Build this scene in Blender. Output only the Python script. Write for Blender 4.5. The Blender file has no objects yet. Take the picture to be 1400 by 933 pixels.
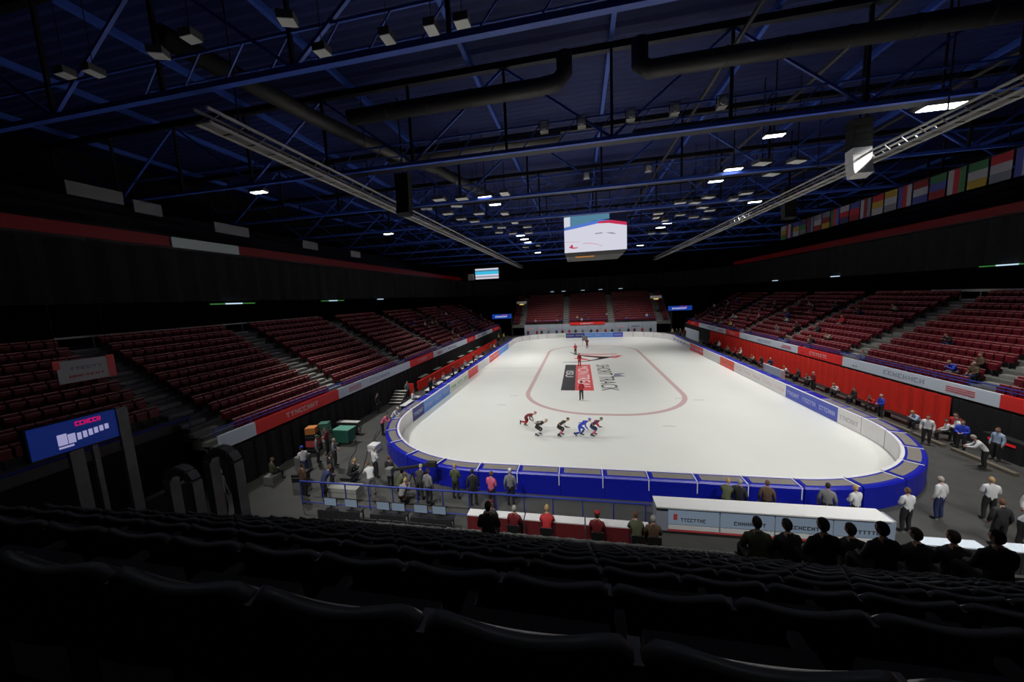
import bpy, math, random
from mathutils import Vector, Matrix, noise
random.seed(7)
PI = math.pi
sc = bpy.context.scene
COL = sc.collection
def R(d): return math.radians(d)

# ------------------------------------------------------------------ camera
CAM = Vector((-1.9755, -16.238, 9.3883)); YAW, PITCH, ROLL, FPX = -.1958, .1254, -.0454, 472.554
fwd = Vector((math.sin(YAW)*math.cos(PITCH), math.cos(YAW)*math.cos(PITCH), -math.sin(PITCH)))
rgt = Vector((math.cos(YAW), -math.sin(YAW), 0)); upv = rgt.cross(fwd)
r2 = rgt*math.cos(ROLL) + upv*math.sin(ROLL); u2 = -rgt*math.sin(ROLL) + upv*math.cos(ROLL)
cd = bpy.data.cameras.new('camera'); cam = bpy.data.objects.new('camera', cd); COL.objects.link(cam)
cam.matrix_world = Matrix(((r2.x, u2.x, -fwd.x, CAM.x), (r2.y, u2.y, -fwd.y, CAM.y), (r2.z, u2.z, -fwd.z, CAM.z), (0, 0, 0, 1)))
cd.sensor_width = 36; cd.lens = FPX*36/1400; cd.clip_start = .05; cd.clip_end = 400
sc.camera = cam
# ------------------------------------------------------------------ world, view
w = bpy.data.worlds.new('world'); sc.world = w; w.use_nodes = True
w.node_tree.nodes['Background'].inputs[0].default_value = (.2, .3, .6, 1)
w.node_tree.nodes['Background'].inputs[1].default_value = 0.0
sc.view_settings.view_transform = 'Standard'; sc.view_settings.look = 'None'
sc.view_settings.gamma = 1; sc.view_settings.use_curve_mapping = False
sc.view_settings.exposure = 0.0
sc.cycles.use_denoising = True
sc.cycles.max_bounces = 5; sc.cycles.diffuse_bounces = 3; sc.cycles.glossy_bounces = 3
sc.cycles.sample_clamp_indirect = 4
ICE_LAMP_W = 7300       # each floodlight aimed at the ice
GLOW_W = 9.0            # emission of the lit lenses

# ------------------------------------------------------------------ materials
MATS = {}
def mat(name, col, rough=.6, metal=0, emit=None, es=1, noise_amt=0, scale=8, bump=0, spec=.5, coat=0):
    if name in MATS: return MATS[name]
    m = bpy.data.materials.new(name); m.use_nodes = True; MATS[name] = m
    nt = m.node_tree; b = nt.nodes['Principled BSDF']
    b.inputs['Base Color'].default_value = (*col, 1); b.inputs['Roughness'].default_value = rough
    b.inputs['Metallic'].default_value = metal; b.inputs['Specular IOR Level'].default_value = spec
    b.inputs['Coat Weight'].default_value = coat
    m.diffuse_color = (*col, 1)
    if emit:
        b.inputs['Emission Color'].default_value = (*emit, 1); b.inputs['Emission Strength'].default_value = es
    if noise_amt or bump:
        tc = nt.nodes.new('ShaderNodeTexCoord'); nz = nt.nodes.new('ShaderNodeTexNoise')
        nz.inputs['Scale'].default_value = scale; nz.inputs['Detail'].default_value = 4
        nt.links.new(tc.outputs['Object'], nz.inputs['Vector'])
        if noise_amt:
            rp = nt.nodes.new('ShaderNodeMapRange'); rp.inputs['To Min'].default_value = 1-noise_amt; rp.inputs['To Max'].default_value = 1+noise_amt
            mx = nt.nodes.new('ShaderNodeVectorMath'); mx.operation = 'SCALE'; mx.inputs[0].default_value = col
            nt.links.new(nz.outputs['Fac'], rp.inputs['Value']); nt.links.new(rp.outputs[0], mx.inputs['Scale'])
            nt.links.new(mx.outputs[0], b.inputs['Base Color'])
        if bump:
            bp = nt.nodes.new('ShaderNodeBump'); bp.inputs['Strength'].default_value = bump; bp.inputs['Distance'].default_value = .02
            nt.links.new(nz.outputs['Fac'], bp.inputs['Height']); nt.links.new(bp.outputs[0], b.inputs['Normal'])
    return m
M = lambda n: MATS[n]
mat('ice', (.72, .73, .70), .28, noise_amt=.04, scale=.35, spec=.35)
mat('floor', (.050, .050, .047), .75, noise_amt=.35, scale=1.3)
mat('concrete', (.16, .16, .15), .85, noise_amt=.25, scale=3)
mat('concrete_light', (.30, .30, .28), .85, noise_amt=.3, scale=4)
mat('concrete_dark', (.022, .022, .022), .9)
mat('black_wall', (.012, .012, .013), .9)
mat('drape_black', (.009, .009, .010), .95, noise_amt=.3, scale=2)
mat('drape_red', (.78, .022, .010), .8, noise_amt=.12, scale=2)
mat('mat_blue', (.004, .010, .36), .38, noise_amt=.12, scale=3, bump=.25)
mat('mat_grey', (.22, .20, .18), .45, noise_amt=.2, scale=5, bump=.2)
mat('strap', (.75, .76, .80), .25)
mat('white', (.75, .75, .76), .5)
mat('ad_white', (.80, .78, .79), .4, noise_amt=.05, scale=2)
mat('ad_red', (.75, .06, .06), .45)
mat('ad_blue', (.07, .10, .55), .45)
mat('ad_lightblue', (.12, .30, .75), .45)
mat('ad_navy', (.03, .04, .20), .45)
mat('ad_green', (.25, .55, .18), .45)
mat('ad_pink', (.75, .45, .5), .45)
mat('fascia_red', (.85, .022, .018), .5)
mat('fascia_white', (.68, .76, .86), .5)
mat('ink_grey', (.22, .24, .30), .6)
mat('ink_black', (.035, .035, .04), .5)
mat('ink_red', (.60, .07, .08), .5)
mat('line_red', (.52, .36, .36), .4)
mat('seat_red', (.16, .008, .018), .5, spec=.3)
mat('seat_edge', (.17, .17, .165), .35)  # top highlight of the near seats painted into the backrest edge
mat('seat_dark', (.04, .04, .043), .4, noise_amt=.15, scale=9, bump=.15)
mat('seat_pad', (.03, .03, .033), .8)
mat('metal_dark', (.035, .035, .04), .5, .6)
mat('metal_grey', (.22, .22, .22), .5, .3)
mat('metal_pale', (.5, .49, .46), .55)
mat('rail_blue', (.03, .05, .32), .4)
mat('truss_blue', (.05, .12, .55), .5)  # blue lighting on the steel put into its base colour
mat('deck', (.009, .020, .12), .7)  # roof's faint blue light painted into the deck colour
mat('duct', (.055, .053, .05), .5, noise_amt=.25, scale=1.5)
mat('lens_off', (.85, .86, .82), .35)
mat('lens_lit', (1, 1, 1), .4, emit=(.92, .96, 1), es=GLOW_W)
mat('housing', (.12, .12, .12), .5)
mat('skin', (.45, .26, .19), .6); mat('skin_brown', (.22, .11, .07), .6); mat('lip', (.30, .10, .09), .6)
mat('hair_dark', (.02, .015, .012), .8); mat('hair_brown', (.12, .06, .03), .8); mat('hair_grey', (.35, .34, .32), .8); mat('hair_blond', (.42, .28, .13), .8)
CL = {'black': (.018, .018, .02), 'white': (.62, .63, .65), 'red': (.45, .02, .025), 'blue': (.02, .05, .50), 'navy': (.02, .03, .10),
      'grey': (.18, .18, .19), 'beige': (.42, .36, .25), 'green': (.03, .16, .07), 'pink': (.62, .12, .22), 'yellow': (.60, .50, .06), 'olive': (.07, .08, .04),
      'pale blue': (.35, .45, .62), 'brown': (.10, .06, .035), 'dark red': (.16, .012, .016)}
for k, v in CL.items(): mat('cloth_'+k, v, .75, noise_amt=.1, scale=12)
mat('steel', (.6, .62, .65), .25, .9)
mat('bin_green', (.03, .14, .10), .5)
mat('orange', (.6, .2, .04), .6)
mat('wood', (.25, .15, .07), .6)
# screens give off light
def emitm(n, c, s): return mat(n, (0, 0, 0), .5, emit=c, es=s)
emitm('scr_white', (.78, .78, .90), .82); emitm('scr_sky', (.16, .42, .62), .5); emitm('scr_blue', (.10, .22, .75), .8); emitm('scr_red', (.75, .04, .12), .7)
emitm('scr_dark', (.01, .012, .04), .4); emitm('scr_grey', (.42, .42, .52), .7); emitm('scr_pink', (.8, .35, .4), .7); emitm('scr_cyan', (.05, .55, .85), .9)
emitm('led_blue', (.008, .05, .34), .8); emitm('led_white', (.65, .65, .95), .9); emitm('led_pink', (.75, .02, .25), .7); emitm('led_green', (.08, .4, .08), .35)
emitm('led_pale', (.6, .8, 1), .9); emitm('glow_orange', (.8, .3, .05), .5); emitm('led_faint', (.3, .32, .35), .14); emitm('screen_pale', (.45, .58, .75), .24)
emitm('glow_amber', (.9, .65, .2), .8); emitm('led_dimred', (.35, .01, .015), .05); emitm('led_dimwhite', (.4, .45, .45), .12); emitm('led_strip', (.8, .02, .03), .5); mat('panel_pale', (.22, .22, .23), .7)
emitm('near_blue', (.002, .010, .085), 1); emitm('near_white', (.3, .29, .5), 1); emitm('near_pink', (.5, .003, .1), 1)

# ------------------------------------------------------------------ mesh helper
class MB:
    def __init__(s): s.v = []; s.f = []; s.m = []
    def add(s, vs, fs, mi=0):
        o = len(s.v); s.v += [tuple(v) for v in vs]; s.f += [tuple(i+o for i in f) for f in fs]; s.m += [mi]*len(fs); return s
    def box(s, x0, y0, z0, x1, y1, z1, mi=0):
        return s.add([(x0,y0,z0),(x1,y0,z0),(x1,y1,z0),(x0,y1,z0),(x0,y0,z1),(x1,y0,z1),(x1,y1,z1),(x0,y1,z1)],
                     [(0,3,2,1),(4,5,6,7),(0,1,5,4),(1,2,6,5),(2,3,7,6),(3,0,4,7)], mi)
    def cb(s, c, d, mi=0, rot=None):
        o = len(s.v); s.box(-d[0]/2, -d[1]/2, -d[2]/2, d[0]/2, d[1]/2, d[2]/2, mi)
        for i in range(o, len(s.v)):
            p = Vector(s.v[i]);  p = rot @ p if rot else p
            s.v[i] = tuple(p + Vector(c))
        return s
    def bar(s, a, b, wd, ht=None, mi=0):
        a, b = Vector(a), Vector(b); ht = ht or wd; d = (b-a); L = d.length; q = d.to_track_quat('Y', 'Z').to_matrix()
        o = len(s.v); s.box(-wd/2, 0, -ht/2, wd/2, L, ht/2, mi)
        for i in range(o, len(s.v)): s.v[i] = tuple(q @ Vector(s.v[i]) + a)
        return s
    def tube(s, pts, r, n=8, mi=0, caps=True):
        pts = [Vector(p) for p in pts]; rr = r if isinstance(r, (list, tuple)) else [r]*len(pts); o = len(s.v); ref = None
        for i, p in enumerate(pts):
            d = (pts[min(i+1, len(pts)-1)]-pts[max(i-1, 0)]).normalized()
            if ref is None: ref = Vector((0, 0, 1)) if abs(d.z) < .9 else Vector((1, 0, 0))
            a = d.cross(ref).normalized(); b = a.cross(d); ref = b
            for k in range(n):
                t = 2*PI*k/n; s.v.append(tuple(p + (a*math.cos(t)+b*math.sin(t))*rr[i]))
        for i in range(len(pts)-1):
            for k in range(n):
                s.f.append((o+i*n+k, o+i*n+(k+1) % n, o+(i+1)*n+(k+1) % n, o+(i+1)*n+k)); s.m.append(mi)
        if caps:
            s.f.append(tuple(o+k for k in range(n))[::-1]); s.m.append(mi)
            s.f.append(tuple(o+(len(pts)-1)*n+k for k in range(n))); s.m.append(mi)
        return s
    def ell(s, c, r, nu=10, nv=7, mi=0):
        o = len(s.v)
        for j in range(1, nv):
            ph = PI*j/nv
            for i in range(nu):
                t = 2*PI*i/nu; s.v.append((c[0]+r[0]*math.sin(ph)*math.cos(t), c[1]+r[1]*math.sin(ph)*math.sin(t), c[2]+r[2]*math.cos(ph)))
        a = len(s.v); s.v.append((c[0], c[1], c[2]+r[2])); s.v.append((c[0], c[1], c[2]-r[2]))
        for i in range(nu):
            s.f.append((a, o+i, o+(i+1) % nu)); s.m.append(mi)
            s.f.append((a+1, o+(nv-2)*nu+(i+1) % nu, o+(nv-2)*nu+i)); s.m.append(mi)
            for j in range(nv-2):
                s.f.append((o+j*nu+i, o+(j+1)*nu+i, o+(j+1)*nu+(i+1) % nu, o+j*nu+(i+1) % nu)); s.m.append(mi)
        return s
    def prism(s, poly, z0, z1, mi=0):
        n = len(poly); return s.add([(x, y, z0) for x, y in poly]+[(x, y, z1) for x, y in poly],
            [tuple(range(n))[::-1], tuple(range(n, 2*n))]+[(i, (i+1) % n, n+(i+1) % n, n+i) for i in range(n)], mi)
    def ribbon(s, pts, wd, z0, z1, mi=0, closed=False):
        n = len(pts); L = []; Rr = []
        for i in range(n):
            a = Vector(pts[(i-1) % n] if closed or i else pts[0]); b = Vector(pts[(i+1) % n] if closed or i < n-1 else pts[-1])
            d = (b-a).normalized(); nn = Vector((-d.y, d.x)); ww = wd[i] if isinstance(wd, (list, tuple)) else wd
            L.append(Vector(pts[i])+nn*ww/2); Rr.append(Vector(pts[i])-nn*ww/2)
        for i in range(n if closed else n-1):
            j = (i+1) % n; q = [(L[i].x, L[i].y), (Rr[i].x, Rr[i].y), (Rr[j].x, Rr[j].y), (L[j].x, L[j].y)]
            s.prism(q, z0, z1, mi)
        return s
    def me(s, name, mats, smooth=False):
        me = bpy.data.meshes.new(name); me.from_pydata(s.v, [], s.f)
        for m in (mats if isinstance(mats, (list, tuple)) else [mats]): me.materials.append(M(m) if isinstance(m, str) else m)
        me.polygons.foreach_set('material_index', s.m)
        if smooth: me.polygons.foreach_set('use_smooth', [True]*len(me.polygons))
        me.update(); return me
def link(name, me, parent=None, loc=(0, 0, 0), rz=0):
    o = bpy.data.objects.new(name, me); COL.objects.link(o); o.location = loc; o.rotation_euler = (0, 0, rz)
    if parent: o.parent = parent
    return o
def obj(name, mb, mats, parent=None, loc=(0, 0, 0), rz=0, smooth=False): return link(name, mb.me(name, mats, smooth), parent, loc, rz)
def tag(o, label=None, cat=None, group=None, kind=None):
    if label: o['label'] = label
    if cat: o['category'] = cat
    if group: o['group'] = group
    if kind: o['kind'] = kind
    return o
def empty(name, loc=(0, 0, 0), rz=0, label=None, cat=None, group=None):
    return tag(link(name, None, None, loc, rz), label, cat, group)

def copy_thing(root, kids, loc, rz=0, label=None):
    r = root.copy(); COL.objects.link(r); r.location = loc; r.rotation_euler = (0, 0, rz)
    if label: r['label'] = label
    for c in kids:
        d = c.copy(); COL.objects.link(d); d.parent = r
    return r
ORD = ['first', 'second', 'third', 'fourth', 'fifth', 'sixth', 'seventh', 'eighth', 'ninth', 'tenth', 'eleventh', 'twelfth', 'thirteenth', 'fourteenth',
       'fifteenth', 'sixteenth', 'seventeenth', 'eighteenth', 'nineteenth', 'twentieth']
def ordn(i):
    if i < 20: return ORD[i]
    t = {2: 'twenty', 3: 'thirty', 4: 'forty', 5: 'fifty', 6: 'sixty'}[(i+1)//10]; u = (i+1) % 10
    return t.replace('ty', 'tieth') if u == 0 else t+'-'+ORD[u-1]
def glyphs(mb, length, h, n, mi=0, t=.02, seed=1):
    """row of blurred letter-like strokes in local x/z, thickness along y (front at -y)"""
    rnd = random.Random(seed); st = length/n
    for i in range(n):
        x = i*st; k = rnd.random(); wd = st*.78
        if k < .35: mb.box(x, -t, 0, x+wd*.28, 0, h, mi); mb.box(x+wd*.28, -t, h*.75, x+wd, 0, h, mi); mb.box(x+wd*.28, -t, 0, x+wd, 0, h*.22, mi)
        elif k < .7: mb.box(x, -t, 0, x+wd*.28, 0, h, mi); mb.box(x+wd*.72, -t, 0, x+wd, 0, h, mi); mb.box(x+wd*.28, -t, h*.4, x+wd*.72, 0, h*.62, mi)
        else: mb.box(x+wd*.36, -t, 0, x+wd*.64, 0, h*.78, mi); mb.box(x, -t, h*.78, x+wd, 0, h, mi)
    return mb
def text_mesh(body, size, ext=.004):
    cu = bpy.data.curves.new('lettering', 'FONT'); cu.body = body; cu.size = size; cu.extrude = ext; cu.resolution_u = 3
    o = bpy.data.objects.new('lettering', cu); COL.objects.link(o); bpy.context.view_layer.update()
    me = bpy.data.meshes.new_from_object(o.evaluated_get(bpy.context.evaluated_depsgraph_get()))
    bpy.data.objects.remove(o); return me

# ------------------------------------------------------------------ setting
def struct(name, mb, m, smooth=False): return tag(obj(name, mb, m, smooth=smooth), kind='structure')
struct('floor', MB().box(-44, -30, -.3, 44, 95, -.03), 'floor')
struct('wall_left', MB().box(-44, -30, 0, -43.5, 95, 26), 'black_wall')
struct('wall_right', MB().box(43.5, -30, 0, 44, 95, 26), 'black_wall')
struct('wall_far', MB().box(-44, 95, 0, 44, 95.5, 26), 'black_wall')
struct('wall_near', MB().box(-44, -30.5, 0, 44, -30, 26), 'black_wall')
# corrugated roof deck
mb = MB(); ys = [-30+i*.3 for i in range(0, 417)]
vs = []; fs = []
for i, y in enumerate(ys):
    z = 23.3+(.09 if (i//1) % 2 else 0)
    for x in (-44, 44): vs.append((x, y, z))
for i in range(len(ys)-1): fs.append((2*i, 2*i+2, 2*i+3, 2*i+1))
mb.add(vs, fs); mb.box(-44, -30, 23.6, 44, 95, 23.9)
ceil = struct('ceiling', mb, 'deck')
for k in range(11):
    x = -40+k*8
    obj('purlin', MB().box(x-.12, -30, 22.95, x+.12, 95, 23.3), 'truss_blue', ceil)

# ------------------------------------------------------------------ ice
def rrect(hx, y0, y1, r, n=10):
    p = []
    for cx, cy, a0 in ((hx-r, y0+r, -90), (hx-r, y1-r, 0), (-hx+r, y1-r, 90), (-hx+r, y0+r, 180)):
        for i in range(n+1):
            a = R(a0+90*i/n); p.append((cx+r*math.cos(a), cy+r*math.sin(a)))
    return p
ice = empty('ice_rink', (0, 0, 0), 0, 'white ice sheet with a pale red oval line and a black and red logo', 'ice')
obj('ice_surface', MB().prism(rrect(15.02, -.02, 60.02, 8), -.028, 0), 'ice', ice)
obj('oval_line', MB().ribbon(rrect(7.1, 10.6, 47.6, 6.3, 14), .42, .0005, .004, closed=True), 'line_red', ice)
obj('centre_line', MB().box(-15, 28.3, .0005, -7.2, 28.36, .004), 'ink_grey', ice)
obj('logo_black_band', MB().box(-3.95, 17.5, .0005, -2.55, 30.3, .006), 'ink_black', ice)
obj('logo_red_band', MB().box(-2.54, 17.5, .0005, -.72, 30.3, .006), 'ink_red', ice)
me = text_mesh('SHORT TRACK', 2.35); me.materials.append(M('ink_black'))
w_ = max(v.co.x for v in me.vertices); me.transform(Matrix.Scale(12.7/w_, 4, (1, 0, 0)))
link('lettering', me, ice, (.05, 30.2, .004), -PI/2)
me = text_mesh('MONTREAL', 1.9); me.materials.append(M('ad_white'))
w_ = max(v.co.x for v in me.vertices); me.transform(Matrix.Scale(11.2/w_, 4, (1, 0, 0)))
link('lettering', me, ice, (-2.3, 29.4, .0105), -PI/2)
me = text_mesh('ISU', 1.3); me.materials.append(M('ad_white'))
w_ = max(v.co.x for v in me.vertices); me.transform(Matrix.Scale(3.4/w_, 4, (1, 0, 0)))
link('lettering', me, ice, (-3.7, 26.6, .0105), -PI/2)
obj('logo_mark', MB().prism([(1.6, 23.2), (3.0, 23.6), (2.4, 24.3), (3.2, 25.2), (1.9, 24.9)], .0005, .005), 'ink_grey', ice)
def swoosh(name, pts, wds, m): obj(name, MB().ribbon(pts, wds, .0005, .006), m, ice)
swoosh('emblem_stroke', [(-3.6, 40.6), (-2.6, 38.6), (-1, 36.8), (1, 35.6), (3, 36.2)], [.15, .5, .8, 1.1, .3], 'ink_black')
swoosh('emblem_stroke', [(-4.4, 32.2), (-2.6, 32.2), (-1, 32.8), (.5, 34.2), (1.8, 35.8)], [.15, .35, .35, .7, 1.2], 'ink_black')
swoosh('emblem_stroke', [(-2.6, 40), (-.8, 38.4), (1, 38.3), (3.6, 38.7)], [.2, .6, .5, .4], 'ink_red')
swoosh('emblem_stroke', [(-1.2, 37.6), (1.2, 36.2), (3, 35.6), (3.9, 37), (2.6, 37.3)], [.3, .5, .9, .8, .3], 'ink_red')
swoosh('emblem_stroke', [(-2.6, 35.4), (-1.4, 34.2), (-.6, 33.4)], [1.2, .8, .3], 'ink_red')
for i, (x, y) in enumerate([(6.49, 15.19), (7.85, 14.8), (4.0, 8.48), (-8.3, 15.5), (-8.9, 12.6)]):
    obj('skate_groove', MB().box(x-.4, y-.03, .0005, x+.4, y+.03, .003), 'ink_grey', ice)

# ------------------------------------------------------------------ crash mats round the ice
MH, MT = 1.04, .86
def arc_mesh(r0, r1, z0, z1, a0, a1, n, bevel=0):
    mb = MB(); vs = []; fs = []
    prof = [(r0, z0), (r0, z1-bevel), (r0+bevel, z1), (r1-bevel, z1), (r1, z1-bevel), (r1, z0)] if bevel else [(r0, z0), (r0, z1), (r1, z1), (r1, z0)]
    k = len(prof)
    for i in range(n+1):
        a = a0+(a1-a0)*i/n
        for r, z in prof: vs.append((r*math.cos(a), r*math.sin(a), z))
    for i in range(n):
        for j in range(k): fs.append((i*k+j, i*k+(j+1) % k, (i+1)*k+(j+1) % k, (i+1)*k+j))
    fs.append(tuple(range(k))[::-1]); fs.append(tuple(n*k+j for j in range(k)))
    return mb.add(vs, fs)
def straight(y0, y1, z0, z1, L, bevel=0):   # local: mat runs along x, rink side at y=0, outer at -y
    mb = MB(); prof = [(y0, z0), (y0, z1-bevel), (y0-bevel, z1), (y1+bevel, z1), (y1, z1-bevel), (y1, z0)] if bevel else [(y0, z0), (y0, z1), (y1, z1), (y1, z0)]
    k = len(prof); vs = [(x, y, z) for x in (-L/2, L/2) for y, z in prof]
    return mb.add(vs, [(j, (j+1) % k, k+(j+1) % k, k+j) for j in range(k)]+[tuple(range(k))[::-1], tuple(range(k, 2*k))])
S = {}
L2 = 1.985
S['cover'] = straight(-.03, -MT, -.03, MH, L2, .07).me('cover', 'mat_blue')
S['top'] = straight(-.22, -MT+.2, MH, MH+.012, L2-.28).me('top_panel', 'mat_grey')
S['strap'] = MB().box(L2/2-.09, -MT+.05, MH, L2/2-.05, -.06, MH+.012).box(L2/2-.09, -MT-.008, .5, L2/2-.05, -MT+.02, MH-.05).me('strap', 'strap')
S['lip'] = straight(0, -.13, MH-.02, MH+.016, L2).me('top_edge', 'ad_white')
RC = 8
na = 6; da = PI/2/na
S['ccover'] = arc_mesh(RC+.03, RC+MT, -.03, MH, .004, da-.004, 4, .07).me('cover', 'mat_blue')
S['ctop'] = arc_mesh(RC+.22, RC+MT-.2, MH, MH+.012, .02, da-.02, 4).me('top_panel', 'mat_grey')
S['clip'] = arc_mesh(RC, RC+.13, MH-.02, MH+.016, .004, da-.004, 4).me('top_edge', 'ad_white')
S['cstrap'] = arc_mesh(RC+.06, RC+MT-.05, MH, MH+.012, da-.016, da-.009, 1).me('strap', 'strap')
_adc = {}
def ad_me(col, curved, gl=None, seed=0):
    key = (col, curved, gl, seed)
    if key in _adc: return _adc[key]
    if curved: m_ = arc_mesh(RC, RC+.03, -.03, MH-.02, .004, da-.004, 4).me('sponsor_panel', col)
    else:
        m_ = straight(0, -.03, -.03, MH-.02, L2).me('sponsor_panel', col)
    _adc[key] = m_; return m_
def ad_glyph(col, seed):
    col = {'ad_white': 'glyph_pale', 'ink_grey': 'glyph_grey', 'ad_pink': 'glyph_pink'}.get(col, col); key = ('g', col, seed)
    if key not in _adc:
        mb = glyphs(MB(), 1.6, .30, 7, 0, .012, seed)
        mb.v = [(-x+.8, -y+.0, z+.34) for x, y, z in mb.v]   # reads from the ice side
        _adc[key] = mb.me('sponsor_lettering', col)
    return _adc[key]
mat('glyph_pale', (.42, .45, .72), .5); mat('glyph_grey', (.55, .55, .57), .5); mat('glyph_pink', (.78, .62, .64), .5)
WORDS = {'ad_white': 'white', 'ad_red': 'red', 'ad_blue': 'blue', 'ad_lightblue': 'light blue', 'ad_navy': 'navy', 'ad_green': 'green', 'ad_pink': 'pink'}
def ad_side(y, side):
    t = [(5.5, 9, 'ad_white', 'ink_grey'), (9, 11, 'ad_navy', 'ad_white'), (11, 16.5, 'ad_lightblue', 'ad_white'), (16.5, 22, 'ad_white', 'ad_green'), (22, 26.6, 'ad_red', None),
         (26.6, 31.5, 'ad_white', None), (31.5, 38, 'ad_red', 'ad_pink'), (38, 46, 'ad_lightblue', None), (46, 60, 'ad_white', 'ad_pink')] if side == 'left' else \
        [(5, 11, 'ad_white', 'ink_grey'), (11, 16.4, 'ad_blue', 'ad_white'), (16.4, 26, 'ad_white', 'ad_pink'), (26, 31, 'ad_red', 'orange'), (31, 36.5, 'ad_white', None),
         (36.5, 42, 'ad_red', 'ad_white'), (42, 52, 'ad_white', 'ad_blue')]
    for a, b, c, g in t:
        if a <= y < b: return c, g
    return 'ad_white', None
def ad_far(x):
    for a, b, c, g in [(-9, -4.4, 'ad_white', 'ad_green'), (-4.4, 0, 'ad_navy', 'ad_white'), (0, 6, 'ad_lightblue', 'ad_white'), (6, 9.7, 'ad_blue', 'ad_white')]:
        if a <= x < b: return c, g
    return 'ad_white', 'ad_pink'
def mat_thing(loc, rz, label, adc, gl, curved, seed, grp, grey=True):
    t = empty('crash_mat', loc, rz, label, 'crash mat', grp)
    p = 'c' if curved else ''
    link('cover', S[p+'cover'], t)
    if grey: link('top_panel', S[p+'top'], t)
    link('strap', S[p+'strap'], t)
    link('top_edge', S['clip' if curved else 'lip'], t)
    a = link('sponsor_panel', ad_me(adc, curved), t)
    if gl and not curved: link('sponsor_lettering', ad_glyph(gl, seed), a)
    return t
G = 'blue crash mats round the ice'
for i in range(7):     # near and far ends
    x = -6+i*2
    mat_thing((x, 0, 0), 0, '%s mat from the left on the near straight, blue vinyl with grey top' % ordn(i), 'ad_white', None, False, 1, G)
    c, g = ad_far(x)
    mat_thing((x, 60, 0), PI, '%s mat from the left on the far straight, %s panel facing the ice' % (ordn(i), WORDS[c]), c, g, False, 3+i % 3, G)
for i in range(22):
    y = 9+i*2
    c, g = ad_side(y, 'left')
    mat_thing((-15, y, 0), -PI/2, '%s crash mat from the near end along the left side, %s panel' % (ordn(i), WORDS[c]), c, g, False, i % 3, G, i < 1)
    c, g = ad_side(y, 'right')
    mat_thing((15, y, 0), PI/2, '%s crash mat from the near end along the right side, %s panel' % (ordn(i), WORDS[c]), c, g, False, i % 3, G, i < 2)
for cn, cx, cy, a0 in (('near right', 7, 8, -90), ('far right', 7, 52, 0), ('far left', -7, 52, 90), ('near left', -7, 8, 180)):
    for i in range(na):
        a = R(a0)+i*da
        mat_thing((cx, cy, 0), a, '%s curved crash mat clockwise from above in the %s corner' % (ordn(na-1-i), cn), 'ad_white', None, True, 0, G)

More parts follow.
